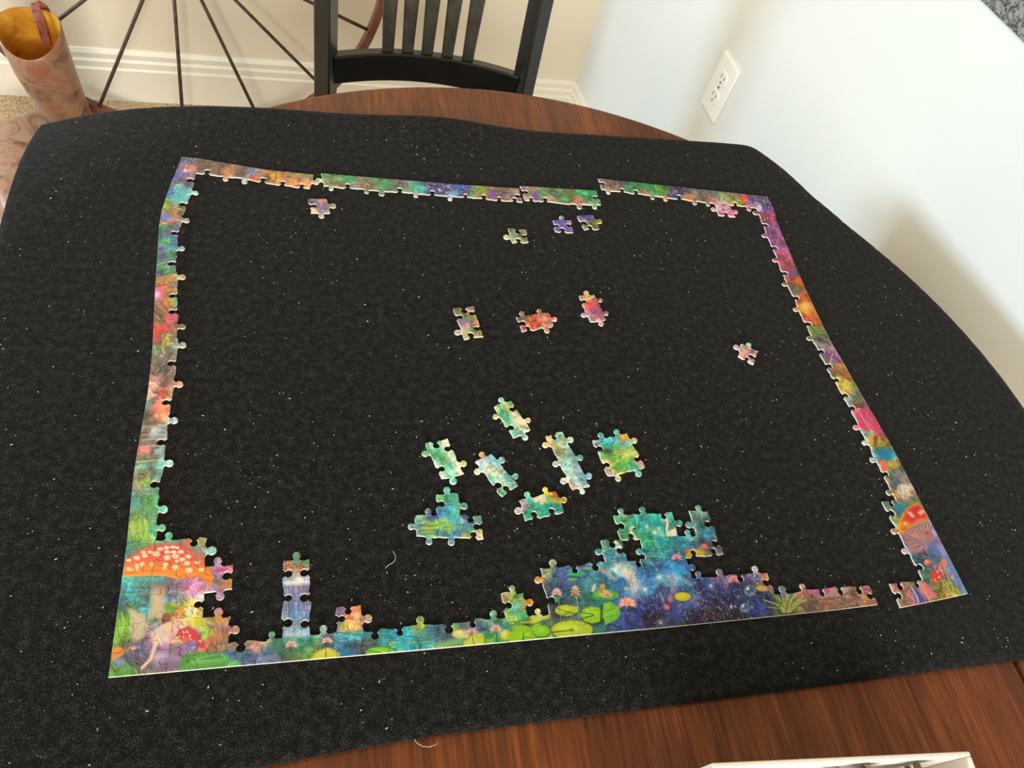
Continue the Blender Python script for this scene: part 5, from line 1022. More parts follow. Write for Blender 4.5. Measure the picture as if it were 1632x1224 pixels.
# top strips
K.frame(230, 230, 5.44)
K.poly([(1100, 270), (1150, 255), (1185, 275), (1180, 330), (1105, 325)], (236, 190, 80), 3); K.line([(1142, 260), (1142, 330)], 5, (150, 90, 40), 1.5); K.line([(1100, 300), (1184, 302)], 5, (150, 90, 40), 1.5)
K.streaks((960, 230, 1200, 350), 40, 6, [(200, 130, 90), (120, 76, 56), (226, 170, 130)], -50, 44, 83, 0.6); K.streaks((1200, 260, 1450, 380), 36, 6, [(214, 170, 120), (120, 110, 84), (226, 140, 90)], -35, 50, 84, 0.6); K.streaks((480, 160, 960, 300), 50, 6, [(150, 130, 124), (96, 84, 88)], 15, 60, 85, 0.45)
K.ell(720, 250, 24, 36, (214, 150, 116), 10, 0.8); K.ell(930, 300, 26, 20, (206, 90, 70), 5, 0.8); K.line([(930, 230), (960, 260)], 16, (96, 120, 160), 5, 0.7)
K.frame(490, 265, 6.528)
K.streaks((130, 100, 1240, 300), 150, 8, [(110, 180, 140), (70, 120, 90), (150, 140, 120), (60, 150, 120)], 30, 22, 86, 0.6)
K.ell(1380, 260, 22, 18, (226, 230, 250), 3); K.ell(1392, 252, 17, 15, (96, 90, 160), 3); K.line([(1450, 225), (1510, 265), (1545, 310)], 16, (110, 200, 230), 4, 0.9); K.dots((1230, 200, 1620, 320), 26, 5, (226, 230, 250), 87)
K.frame(730, 270, 6.528)
K.dots((0, 190, 90, 300), 8, 5, (220, 226, 250), 88); K.streaks((60, 200, 330, 320), 40, 7, [(190, 206, 90), (110, 140, 60), (150, 120, 90)], -40, 26, 89, 0.6)
K.poly([(330, 240), (395, 245), (390, 305), (340, 300)], (140, 96, 190), 4, 0.85); K.poly([(770, 265), (828, 265), (825, 325), (775, 320)], (130, 96, 190), 4, 0.85); K.line([(310, 215), (640, 250)], 8, (200, 176, 150), 3, 0.6); K.line([(690, 215), (840, 240)], 7, (206, 196, 190), 3, 0.6)
K.streaks((840, 220, 1460, 360), 90, 8, [(90, 170, 110), (60, 110, 80), (130, 150, 100), (70, 190, 130)], 40, 24, 90, 0.6); K.ell(950, 315, 40, 18, (220, 180, 150), 4, 0.8); K.ell(1235, 350, 32, 26, (214, 140, 130), 5, 0.8)
K.frame(940, 275, 5.44)
K.streaks((320, 90, 680, 190), 70, 7, [(80, 180, 110), (50, 110, 70), (110, 190, 90)], 50, 20, 91, 0.65); K.ell(850, 225, 54, 26, (226, 156, 116), 4, 0.9); K.ell(850, 228, 24, 12, (190, 120, 90), 5, 0.7); K.dots((700, 140, 830, 210), 12, 3, (220, 226, 250), 92)
K.ell(1150, 285, 60, 30, (226, 190, 206), 5, 0.8); K.ell(1155, 295, 22, 8, (120, 80, 90), 3, 0.7); K.line([(1020, 200), (1060, 260)], 16, (214, 110, 140), 4, 0.8); K.streaks((1100, 290, 1240, 390), 24, 7, [(236, 180, 206), (170, 96, 140)], 30, 30, 93, 0.6)
K.streaks((1180, 240, 1310, 300), 24, 6, [(190, 200, 60), (110, 130, 50), (226, 214, 90)], 50, 24, 94, 0.7); K.ell(1335, 240, 40, 20, (232, 96, 84), 4, 0.9); K.ell(1340, 250, 18, 7, (250, 170, 150), 3, 0.8); K.dots((1390, 220, 1560, 330), 22, 4, (226, 226, 246), 95); K.ell(1465, 320, 22, 30, (236, 226, 230), 4, 0.9)
# right strip
K.frame(1180, 300, 4.706)
K.dots((150, 100, 260, 260), 14, 5, (226, 220, 240), 96); K.streaks((160, 260, 420, 660), 80, 8, [(196, 130, 190), (120, 64, 120), (214, 110, 150), (150, 84, 150)], 60, 30, 97, 0.55); K.dots((200, 280, 400, 540), 30, 5, (236, 190, 226), 98, 0.7)
K.ell(478, 895, 40, 44, (244, 186, 76), 8, 0.9); K.ell(478, 895, 20, 24, (252, 220, 130), 8, 0.8); K.line([(425, 850), (460, 820), (510, 830), (545, 890)], 10, (190, 96, 60), 3, 0.8); K.streaks((470, 950, 600, 1050), 30, 7, [(236, 130, 70), (170, 76, 50), (246, 170, 100)], 50, 26, 99, 0.7); K.streaks((500, 1060, 640, 1120), 16, 7, [(130, 170, 90), (84, 110, 60)], 10, 44, 100, 0.6)
K.ell(432, 700, 34, 26, (236, 120, 56), 8, 0.8)
K.frame(1280, 520, 4.533)
K.streaks((60, 90, 260, 260), 36, 6, [(170, 160, 150), (90, 84, 80), (190, 196, 200)], 40, 40, 101, 0.6); K.ell(160, 205, 34, 14, (150, 70, 160), 3, 0.85, 35); K.ell(235, 245, 30, 14, (150, 80, 170), 3, 0.85, 40); K.line([(205, 200), (190, 270)], 6, (196, 206, 226), 2, 0.8)
K.streaks((190, 280, 340, 420), 26, 7, [(214, 176, 110), (120, 84, 60), (170, 120, 70)], 45, 60, 102, 0.65)
for k in range(16): K.ell(245 + (k * 31) % 100, 400 + (k * 17) % 80, 15, 12, [(226, 206, 70), (170, 180, 60), (240, 220, 120)][k % 3], 4, 0.8)
K.ell(380, 590, 26, 24, (150, 70, 56), 4); K.ell(395, 620, 18, 22, (236, 180, 150), 3)
K.poly([(370, 640), (400, 610), (440, 590), (500, 660), (560, 780), (540, 800), (480, 750), (450, 770), (400, 730)], (216, 80, 124), 3, 0.9); K.streaks((380, 620, 540, 780), 28, 6, [(240, 150, 180), (170, 50, 90), (226, 110, 150)], 55, 60, 103, 0.6); K.line([(400, 640), (440, 700), (500, 790)], 8, (240, 190, 180), 2.5, 0.7)
for k in range(14): K.ell(475 + (k * 31) % 90, 800 + (k * 17) % 70, 14, 12, [(220, 180, 70), (130, 90, 50), (190, 190, 70)][k % 3], 4, 0.8)
K.poly([(530, 900), (610, 890), (645, 960), (600, 985), (550, 950)], (40, 140, 176), 6, 0.7); K.poly([(552, 980), (590, 970), (600, 1055), (565, 1065)], (240, 124, 96), 4, 0.85); K.ell(645, 1010, 40, 30, (206, 180, 90), 5, 0.7); K.streaks((600, 1040, 740, 1160), 40, 5, [(170, 180, 180), (70, 90, 110), (110, 140, 90)], 60, 36, 104, 0.65)
K.ell(720, 1190, 46, 36, (232, 220, 206), 6, 0.9); K.streaks((680, 1160, 770, 1224), 12, 5, [(250, 240, 226), (170, 150, 140)], 50, 30, 105)
K.frame(1380, 740, 5.1)
K.ell(290, 205, 46, 36, (236, 222, 210), 7, 0.85); K.streaks((240, 190, 380, 310), 24, 6, [(226, 200, 190), (150, 120, 110), (150, 170, 90)], 50, 36, 106, 0.6); K.streaks((150, 310, 330, 430), 30, 6, [(60, 150, 160), (70, 110, 100), (150, 190, 150)], 50, 30, 107, 0.6)
for k in range(6): K.ell(215 + (k * 29) % 90, 345 + (k * 31) % 60, 15, 13, (50, 150, 180), 4, 0.8)
K.poly([(250, 560), (255, 480), (290, 400), (350, 340), (410, 318), (450, 360), (492, 440), (494, 470), (420, 490), (350, 520), (300, 565)], (240, 176, 60), 3)
K.poly([(285, 470), (310, 400), (360, 350), (420, 335), (455, 375), (490, 450), (400, 480), (340, 500)], (226, 54, 60), 10); K.ell(315, 500, 40, 36, (240, 140, 50), 8); K.ell(308, 490, 14, 12, (250, 210, 120), 5); K.ell(430, 460, 56, 16, (236, 130, 130), 7, 0.8, -12); K.ell(300, 535, 26, 16, (230, 90, 60), 6, 0.8)
for x, y in ((365, 425), (430, 405), (345, 405), (445, 390)): K.ell(x, y, 22, 14, (246, 190, 160), 4, 0.9, 30)
K.poly([(295, 565), (350, 525), (420, 500), (494, 475), (545, 590), (560, 640), (480, 700), (400, 730), (340, 700), (310, 630)], (176, 132, 136), 3)
for k in range(17): K.line([(470, 640), (300 + k * 14.5, 570 - k * 5.6)], 4, (240, 216, 200) if k % 2 else (140, 84, 96), 1.6, 0.85)
for k in range(8): K.line([(480, 650), (320 + k * 22, 620 + k * 14)], 4, (214, 180, 196) if k % 2 else (110, 80, 120), 1.8, 0.75)
K.ell(480, 568, 20, 16, (206, 84, 84), 4); K.ell(385, 585, 22, 14, (214, 150, 140), 4)
K.poly([(485, 660), (560, 610), (620, 690), (720, 850), (815, 1050), (760, 1050), (690, 900), (600, 760), (520, 730)], (110, 120, 196), 9, 0.9); K.line([(590, 680), (680, 830), (800, 1040)], 34, (176, 190, 226), 12, 0.7); K.line([(640, 760), (740, 950), (800, 1045)], 18, (60, 120, 190), 8, 0.6)
K.streaks((380, 730, 600, 860), 30, 5, [(110, 170, 190), (40, 76, 96), (150, 180, 130)], 30, 40, 108, 0.6)
K.ell(487, 805, 30, 26, (236, 120, 100), 3); K.ell(480, 798, 12, 10, (250, 180, 150), 4); K.ell(552, 835, 22, 22, (220, 110, 140), 4); K.ell(615, 815, 30, 40, (232, 140, 120), 5)
for a, b in (((500, 720), (590, 900)), ((580, 760), (640, 960)), ((600, 830), (680, 1040)), ((560, 850), (600, 1030)), ((640, 870), (720, 1040)), ((620, 900), (570, 1080)), ((650, 880), (660, 1060)), ((690, 900), (740, 1040)), ((560, 960), (620, 1080)), ((590, 940), (690, 1070))):
    K.line([a, ((a[0] + b[0]) / 2 + 6, (a[1] + b[1]) / 2), b], 6, (206, 196, 90) if a[0] % 4 else (110, 110, 40), 1.5, 0.9)
K.poly([(515, 890), (555, 865), (600, 880), (635, 905), (600, 930), (575, 975), (530, 970), (515, 930)], (222, 74, 56), 3); K.dots((525, 880, 620, 960), 10, 7, (250, 190, 160), 109)
K.poly([(350, 990), (400, 1010), (470, 1110), (440, 1125), (400, 1130)], (96, 84, 170), 3); K.line([(355, 995), (400, 1080), (415, 1125)], 12, (206, 226, 226), 3); K.line([(395, 1010), (465, 1105)], 12, (190, 96, 170), 4, 0.8)
K.poly([(425, 965), (470, 965), (540, 1040), (570, 1090), (500, 1110), (460, 1050)], (226, 130, 140), 3); K.line([(430, 970), (480, 1060), (505, 1108)], 12, (246, 180, 130), 4, 0.9); K.line([(470, 970), (560, 1085)], 10, (214, 90, 150), 4, 0.7)
K.streaks((215, 975, 380, 1150), 50, 7, [(206, 150, 140), (110, 80, 76), (150, 150, 100), (190, 120, 120)], 40, 20, 110, 0.65); K.ell(790, 1020, 16, 16, (150, 210, 226), 3, 0.8); K.ell(792, 1022, 10, 10, (60, 130, 180), 3, 0.8)
# loose sections
K.frame(640, 630, 7.418)
K.streaks((1180, 110, 1420, 480), 60, 6, [(240, 236, 210), (90, 190, 150), (150, 214, 190)], 58, 90, 111, 0.6)
K.streaks((300, 560, 640, 960), 70, 6, [(240, 236, 216), (70, 170, 120), (130, 206, 170)], 62, 100, 112, 0.6)
K.streaks((900, 760, 1330, 1170), 70, 6, [(244, 240, 220), (110, 190, 200), (170, 220, 214)], 50, 100, 113, 0.6)
K.frame(850, 675, 8.59)
K.streaks((220, 160, 740, 900), 90, 7, [(226, 236, 220), (120, 190, 196), (170, 214, 200), (200, 214, 160)], 58, 90, 114, 0.55)
K.streaks((860, 220, 1400, 320), 40, 7, [(130, 214, 206), (30, 150, 150), (190, 230, 226)], -10, 90, 115, 0.6); K.streaks((1060, 340, 1440, 480), 36, 7, [(214, 214, 130), (110, 150, 70), (190, 200, 110)], -12, 100, 116, 0.65); K.streaks((900, 480, 1400, 680), 40, 8, [(130, 200, 80), (70, 150, 60), (170, 200, 90)], -30, 50, 117, 0.6)
K.ell(995, 400, 60, 50, (90, 110, 90), 9, 0.6); K.ell(1010, 400, 26, 22, (60, 80, 76), 6, 0.6); K.line([(1030, 640), (1100, 560), (1240, 480), (1290, 520)], 16, (220, 210, 110), 5, 0.8); K.poly([(1195, 250), (1240, 170), (1290, 165), (1310, 260)], (232, 176, 60), 5, 0.8)
K.poly([(1380, 500), (1480, 500), (1520, 610), (1420, 590)], (232, 170, 150), 6, 0.7); K.line([(1480, 500), (1515, 600)], 14, (220, 90, 110), 4, 0.7); K.poly([(1000, 660), (1090, 690), (1015, 725)], (240, 200, 206), 6, 0.8)
K.frame(640, 770, 5.829)
K.streaks((310, 110, 530, 340), 40, 6, [(110, 200, 180), (50, 130, 150), (190, 220, 150)], -3, 80, 118, 0.55); K.streaks((130, 310, 350, 500), 40, 7, [(190, 214, 110), (60, 110, 160), (120, 190, 150), (70, 90, 160)], 0, 70, 119, 0.6)
for x, y, a, c in ((260, 430, 80, (196, 206, 76)), (310, 390, 70, (170, 210, 90)), (250, 470, 70, (130, 190, 110)), (390, 370, 60, (170, 210, 100)), (430, 410, 60, (150, 200, 110)), (190, 385, 40, (150, 200, 150))): K.ell(x, y, a, a * 0.2, c, 3, 0.85); K.line([(x - a * .8, y + 14), (x + a * .8, y + 12)], 5, (40, 80, 110), 2, 0.5)
K.streaks((560, 300, 755, 520), 40, 7, [(110, 180, 190), (60, 110, 140), (190, 214, 150), (90, 160, 110)], -4, 70, 120, 0.55); K.streaks((1110, 130, 1490, 350), 60, 7, [(90, 206, 186), (30, 140, 130), (130, 214, 190)], -12, 70, 121, 0.5)
K.poly([(1220, 145), (1330, 120), (1335, 190), (1290, 190), (1280, 150), (1250, 165)], (236, 232, 200), 4, 0.85); K.line([(1340, 120), (1400, 180), (1490, 190)], 18, (220, 196, 60), 5, 0.8); K.poly([(1400, 100), (1435, 90), (1440, 130), (1420, 140)], (206, 110, 60), 4, 0.8)
K.frame(700, 450, 5.44)
K.streaks((745, 300, 890, 410), 46, 6, [(250, 150, 110), (226, 70, 40), (250, 180, 150)], 80, 24, 122, 0.7); K.streaks((120, 240, 380, 500), 70, 6, [(206, 196, 150), (100, 110, 70), (220, 160, 170), (170, 180, 110)], 30, 20, 123, 0.6); K.line([(905, 300), (895, 350), (915, 400)], 14, (240, 176, 160), 3, 0.8); K.streaks((1215, 170, 1400, 260), 40, 6, [(240, 150, 110), (206, 80, 70), (250, 190, 170)], 50, 22, 124, 0.65); K.streaks((1290, 260, 1440, 340), 26, 6, [(110, 64, 110), (170, 110, 150), (200, 150, 170)], 20, 30, 125, 0.6); K.dots((1230, 120, 1340, 160), 12, 6, (226, 220, 120), 126)

def print_material():
    img = bpy.data.images.new('puzzle_print', CW, CH, alpha=False, float_buffer=False)
    a = np.ones((CH, CW, 4), np.float32)
    pic = 126 + (np.clip(K.img, 0, 255) - 126) * 1.12 - 6
    grey = pic.mean(-1, keepdims=True)
    a[..., :3] = np.clip((grey + (pic - grey) * 0.94) * 0.85, 5, 236) / 255.0
    img.pixels.foreach_set(a.ravel())
    img.update(); img.pack()
    mt, nt, bs = new_mat('puzzle_print')
    t = nt.nodes.new('ShaderNodeTexImage'); t.image = img; t.extension = 'EXTEND'
    nt.links.new(t.outputs['Color'], bs.inputs['Base Color'])
    bs.inputs['Roughness'].default_value = 0.42
    bs.inputs['Specular IOR Level'].default_value = 0.4
    return mt
M['print'] = print_material()

# ------------------------------------------------------------------ puzzle pieces
PT = 0.0018                                   # thickness of the cardboard
KNOB = [235, 208, 180, 150, 120, 90, 60, 30, 0, -28, -55]
def knob_edge(A, B, sign, rng, shr=1.0):
    """points from A (included) to B (excluded) along a jigsaw edge; sign +1 puts the tab left of AB"""
    A = np.array(A, float); B = np.array(B, float)
    d = B - A; L = np.linalg.norm(d); d /= L
    n = np.array([-d[1], d[0]])
    if sign == 0: return [A]
    sc = min(1.12, max(0.84, L / 0.0185)) * shr; r = 0.00285 * rng.uniform(0.92, 1.08) * sc; h = 0.0040 * rng.uniform(0.94, 1.06) * sc
    c = L * (0.5 + rng.uniform(-0.09, 0.09)); b1 = rng.uniform(-0.0011, 0.0011); b2 = rng.uniform(-0.0011, 0.0011)
    o = (b1 + b2) / 2 * 0.6
    loc = [(0, 0), (L * 0.14, b1 * 0.75), (c * 0.62, b1), (c - 0.0031 * sc, o + sign * 0.0001)]
    for a in KNOB:
        a = math.radians(a)
        loc.append((c + r * math.cos(a), o + sign * (h + r * math.sin(a))))
    loc += [(c + 0.0031 * sc, o + sign * 0.0001), (L - (L - c) * 0.62, b2), (L * 0.86, b2 * 0.75)]
    return [A + d * x + n * y for x, y in loc]
def inset_loop(P, d):
    P = np.array(P); n = len(P)
    e = np.roll(P, -1, 0) - P
    e /= (np.linalg.norm(e, axis=1, keepdims=True) + 1e-12)
    nm = np.stack([-e[:, 1], e[:, 0]], 1)
    v = nm + np.roll(nm, 1, 0)
    v /= (np.linalg.norm(v, axis=1, keepdims=True) + 1e-9)
    k = 1.0 / np.clip((v * nm).sum(1, keepdims=True), 0.55, 1)
    return P + v * d * k
def crossing(P):
    P = np.asarray(P, float); n = len(P); Q = np.roll(P, -1, 0)
    d = Q - P
    def side(a, da, pts): return da[:, None, 0] * (pts[None, :, 1] - a[:, None, 1]) - da[:, None, 1] * (pts[None, :, 0] - a[:, None, 0])
    s1 = side(P, d, P) * side(P, d, Q)
    hit = (s1 < 0) & (s1.T < 0)
    k = np.arange(n)
    hit[k, (k + 1) % n] = False; hit[(k + 1) % n, k] = False
    return bool(hit.any())
def build_piece(outline, parent, origin, name='puzzle_piece', mats=None, z=0.0003):
    P = np.array(outline)
    area = 0.5 * np.sum(P[:, 0] * np.roll(P[:, 1], -1) - np.roll(P[:, 0], -1) * P[:, 1])
    if area < 0: P = P[::-1]
    c = P.mean(0)
    a = inset_loop(P, 0.00006); b = inset_loop(P, 0.00038)
    if crossing(b): b = inset_loop(P, 0.0002)
    if crossing(b): b = a
    n = len(P)
    vs = [(x - c[0], y - c[1], 0.0) for x, y in a] + [(x - c[0], y - c[1], PT - 0.00034) for x, y in a] + [(x - c[0], y - c[1], PT) for x, y in b]
    fs = [(q, (q + 1) % n, n + (q + 1) % n, n + q) for q in range(n)] + [(n + q, n + (q + 1) % n, 2 * n + (q + 1) % n, 2 * n + q) for q in range(n)]
    fs.append(tuple(2 * n + q for q in range(n))); fs.append(tuple(range(n))[::-1])
    me = bpy.data.meshes.new(name)
    me.from_pydata(vs, [], fs)
    for mt in (mats or (M['print'], M['card'])): me.materials.append(mt)
    mi = [1] * n + [0] * n + [0, 1]
    me.polygons.foreach_set('material_index', mi)
    uv = me.uv_layers.new(name='print')
    co = np.array(vs)[:, :2] + c
    li = np.zeros(len(me.loops), np.int32); me.loops.foreach_get('vertex_index', li)
    U = np.stack([(co[li, 0] - CX0) * RES / CW, (co[li, 1] - CY0) * RES / CH], 1)
    uv.data.foreach_set('uv', U.astype(np.float32).ravel())
    o = bpy.data.objects.new(name, me); COL.objects.link(o)
    if parent is not None: o.parent = parent
    o.location = (c[0] - origin[0], c[1] - origin[1], z)
    return o
N_PIECES = 0
def build_section(name, label, cat, V, cells, sides, seed, group=None, plain=()):
    """V(i, j) -> plane point; cells: set of (i, j); sides: {(i, j, 'U'): 'T' | 'H'}; other rims are flat"""
    global N_PIECES
    rng = random.Random(seed)
    edges = {}; shrink = {}
    cells = list(cells); cs = set(cells)
    def edge(kind, i, j):
        key = (kind, i, j)
        if key in edges: return edges[key]
        if kind == 'H':
            A, B = V(i, j), V(i + 1, j); lo, hi = (i, j - 1), (i, j); sl, sh = 'U', 'D'
            up = 1
        else:
            A, B = V(i, j), V(i, j + 1); lo, hi = (i - 1, j), (i, j); sl, sh = 'R', 'L'
            up = -1
        if lo in cs and hi in cs: s = rng.choice((1, -1))
        elif lo in cs: s = {'T': 1, 'H': -1, '0': 0}[sides.get((*lo, sl), '0')]
        else: s = {'T': -1, 'H': 1, '0': 0}[sides.get((*hi, sh), '0')]
        pts = knob_edge(A, B, s if kind == 'H' else -s, rng, shrink.get(key, 1.0))
        edges[key] = (pts, np.array(B, float))
        return edges[key]
    allp = np.array([V(i, j) for i, j in cells]); c0 = allp.mean(0)
    def outline(i, j):
        bpts, _ = edge('H', i, j); rp, rB = edge('V', i + 1, j); tp, tB = edge('H', i, j + 1); lp, lB = edge('V', i, j)
        return list(bpts) + list(rp) + ([tB] + tp[1:][::-1]) + ([lB] + lp[1:][::-1])
    for attempt in range(40):                     # cut again where two knobs would run into each other
        bad = [c for c in cells if crossing(outline(*c)) or crossing(inset_loop(outline(*c), 0.00038))]
        if not bad: break
        for i, j in bad:
            for key in (('H', i, j), ('V', i + 1, j), ('H', i, j + 1), ('V', i, j)):
                edges.pop(key, None); shrink[key] = max(0.78, shrink.get(key, 1.0) * 0.985)
    outl = [outline(i, j) for i, j in cells]
    N_PIECES += len(outl)
    if len(outl) == 1:
        o = build_piece(outl[0], None, (0, 0), name)
        o.location.z += Z0
        return tag(o, label, cat, group)
    root = empty(name, (c0[0], c0[1], Z0), label, cat, group)
    for o in outl: build_piece(o, root, c0)
    return root
_jr = random.Random(77); _jit = {}
def jit(k, a=0.0009):
    if k not in _jit: _jit[k] = (_jr.uniform(-a, a), _jr.uniform(-a, a))
    return np.array(_jit[k])
def sidestr(d, cells, side, s):
    for c, ch in zip(cells, s): d[(*c, side)] = ch

# ---- the large section: top left strip, left side, mushroom corner, bottom strip, pond
XI = [0, .018, .035, .053, .072, .0895, .107, .125, .143, .161, .179, .194, .212, .232, .2485, .266, .283, .300, .3205, .337, .355, .373, .390, .4085, .4255, .443, .461, .479, .497, .515, .532, .5505, .569, .590]
YJ = [0, .0155, .034, .052, .071, .0930]
YL = [.0930, .1095, .1285, .147, .1655, .184, .2025, .2215, .241, .2605, .2795, .2985, .3175, .3365, .3555, .3745, .3935, .4125, .4325, .4515, .470, .4905, .513]
def x_out(y): return float(np.interp(y, [.0, .086, .151, .223, .264, .334, .38, .417, .436, .461, .476, .513], [0, 0, -.002, 0, -.001, -.006, -.0085, -.0108, -.010, -.007, -.005, .001]))
def x_in(y): return float(np.interp(y, [.093, .15, .23, .25, .28, .306, .33, .352, .39, .417, .44, .477, .4905], [.0175, .0175, .0185, .0190, .0165, .0150, .0125, .0095, .0075, .0075, .0105, .0155, .0160]))
XT = [None, .0158, .0360, .0540, .0725, .0915, .1095, .1305]
def y_top(x): return float(np.interp(x, [.001, .015, .034, .049, .073, .089, .106, .131], [.513, .513, .5095, .508, .5035, .502, .501, .5]))
def y_bot(x): return float(np.interp(x, [.016, .035, .054, .073, .092, .110, .130], [.4905, .488, .4875, .485, .481, .479, .478]))
def V1(i, j):
    if j >= 26 and i >= 1:
        x = XT[i] - (0.0036 if i == 7 and j == 26 else 0)
        return np.array([x, y_top(x) if j == 27 else y_bot(x)]) + (jit(('t', i, j), 0.0005) if i > 1 else 0)
    if j >= 5 and i <= 1 and not (j == 5):
        y = YL[j - 5]
        return np.array([x_out(y) if i == 0 else x_in(y), y + (0.0004 * math.sin(j * 3.1) if i == 0 and j < 27 else 0)])
    x, y = XI[i], YJ[j]
    q = jit((i, j))
    if j == 0:
        y = float(np.interp(x, [0, .09, .2, .4, .55, .59], [0, -.0008, -.002, -.003, -.0024, -.0015])); q = np.array([q[0], 0])
    if i == 0: q = np.array([0, q[1]])
    return np.array([x, y]) + q
cells = [(i, 0) for i in range(33)]
cells += [(i, r) for r in (1, 2, 3, 4) for i in range(3)] + [(3, 3), (3, 1)]
cells += [(6, 1), (6, 2), (6, 3), (8, 1), (15, 1)]
cells += [(i, 1) for i in range(17, 28)] + [(i, 2) for i in range(17, 24)] + [(20, 3), (22, 3), (23, 3), (24, 3), (25, 3), (21, 4), (22, 4), (23, 4), (25, 4)]
cells += [(0, j) for j in range(5, 27)] + [(i, 26) for i in range(1, 7)]
S = {}
sidestr(S, [(i, 0) for i in (4, 5, 7, 9, 10, 11, 12, 13, 14, 16)], 'U', 'HTTHHTHHTT')
sidestr(S, [(i, 0) for i in (28, 29, 30, 31, 32)], 'U', 'TTHHH'); S[(32, 0, 'R')] = 'H'
S.update({(1, 4, 'U'): 'T', (2, 4, 'U'): 'H', (2, 4, 'R'): 'T', (3, 3, 'U'): 'T', (3, 3, 'R'): 'H', (3, 3, 'D'): 'T', (2, 2, 'R'): 'H', (3, 1, 'U'): 'T', (3, 1, 'R'): 'T'})
for r in (1, 2, 3): S[(6, r, 'L')] = 'H'; S[(6, r, 'R')] = 'H'
S.update({(6, 3, 'U'): 'T', (8, 1, 'L'): 'H', (8, 1, 'R'): 'T', (8, 1, 'U'): 'H', (15, 1, 'L'): 'H', (15, 1, 'R'): 'T', (15, 1, 'U'): 'T'})
S.update({(17, 1, 'L'): 'H', (17, 2, 'L'): 'T', (17, 2, 'U'): 'T', (18, 2, 'U'): 'H', (19, 2, 'U'): 'H', (21, 2, 'U'): 'H', (23, 2, 'R'): 'T',
          (24, 1, 'U'): 'T', (25, 1, 'U'): 'T', (26, 1, 'U'): 'H', (27, 1, 'U'): 'T', (27, 1, 'R'): 'H',
          (20, 3, 'U'): 'H', (20, 3, 'L'): 'T', (20, 3, 'R'): 'H', (22, 3, 'L'): 'T', (24, 3, 'U'): 'T', (24, 3, 'D'): 'H', (25, 3, 'D'): 'H', (25, 3, 'R'): 'H',
          (21, 4, 'U'): 'T', (22, 4, 'U'): 'T', (23, 4, 'U'): 'H', (21, 4, 'L'): 'H', (21, 4, 'D'): 'H', (23, 4, 'R'): 'T', (25, 4, 'U'): 'T', (25, 4, 'L'): 'T', (25, 4, 'R'): 'H'})
sidestr(S, [(0, j) for j in range(5, 26)], 'R', 'TTHTHTHTHTTHHTHTHTHTH')
sidestr(S, [(i, 26) for i in range(1, 7)], 'D', 'HTTHHH'); S[(6, 26, 'R')] = 'T'
build_section('puzzle_section', 'largest assembled puzzle section with left border, red spotted mushroom corner and blue lily pond', 'puzzle', V1, cells, S, 3)

# ---- second and third strip of the top edge
XB = [.1385, .156, .1745, .193, .2115, .230, .248, .2665, .285, .303, .3215, .340, .3575]
def VB(i, j):
    x = XB[i] + (0.0024 if i == 0 and j == 0 else 0)
    y = float(np.interp(x, [.137, .287, .353], [.5025, .4995, .5000])) if j else float(np.interp(x, [.137, .2, .287, .359], [.4830, .4815, .4795, .4775]))
    return np.array([x + (0.002 * math.sin(i * 2.3) if 0 < i < 12 else 0) * (1 if j else -0.6), y])
S = {}
cells = [(i, 0) for i in range(12)]
sidestr(S, cells, 'D', 'THTTHTHTHHHH'); S[(0, 0, 'L')] = 'T'; S[(11, 0, 'R')] = 'H'
build_section('puzzle_section', 'long puzzle border strip with green leaves and violet starry sky along the top edge', 'puzzle', VB, cells, S, 5)
XC = [.3605, .377, .3955, .414, .4325, .4525]
def VC(i, j):
    x = XC[i] + (0 if i in (0, 5) else 0.0015 * math.sin(i * 2.9) * (1 if j else -1)) - (0.0018 if j and i == 0 else 0)
    return np.array([x, float(np.interp(x, [.36, .453], [.5045, .5055])) if j else float(np.interp(x, [.36, .39, .41, .453], [.4815, .4815, .4790, .4815]))])
S = {}; cells = [(i, 0) for i in range(5)]
sidestr(S, cells, 'D', 'HH0TT'); S[(0, 0, 'L')] = 'H'; S[(4, 0, 'R')] = 'H'
build_section('puzzle_section', 'short five piece green puzzle border strip between two longer strips of the top edge', 'puzzle', VC, cells, S, 6)

# ---- right section: top right strip, corner and right side
XD = [.460, .4775, .496, .514, .532, .5505, .569, .5875, .606, .6245, .6435, .662, .687]
YR = [-.0005, .0160, .0355, .053, .0715, .0925, .111, .129, .147, .1655, .186, .2055, .223, .241, .260, .2795, .299, .3185, .3375, .357, .376, .395, .4145, .434, .453, .473, .4945, .517]
def xr_out(y): return float(np.interp(y, [0, .146, .289, .363, .416, .482, .517], [.6865, .6850, .6740, .6755, .6785, .6830, .6875]))
def xr_in(y): return float(np.interp(y, [.0925, .15, .2, .25, .3, .35, .388, .406, .45, .466, .4945], [.6600, .6590, .6580, .6535, .6530, .6540, .6545, .6575, .6595, .6605, .6620]))
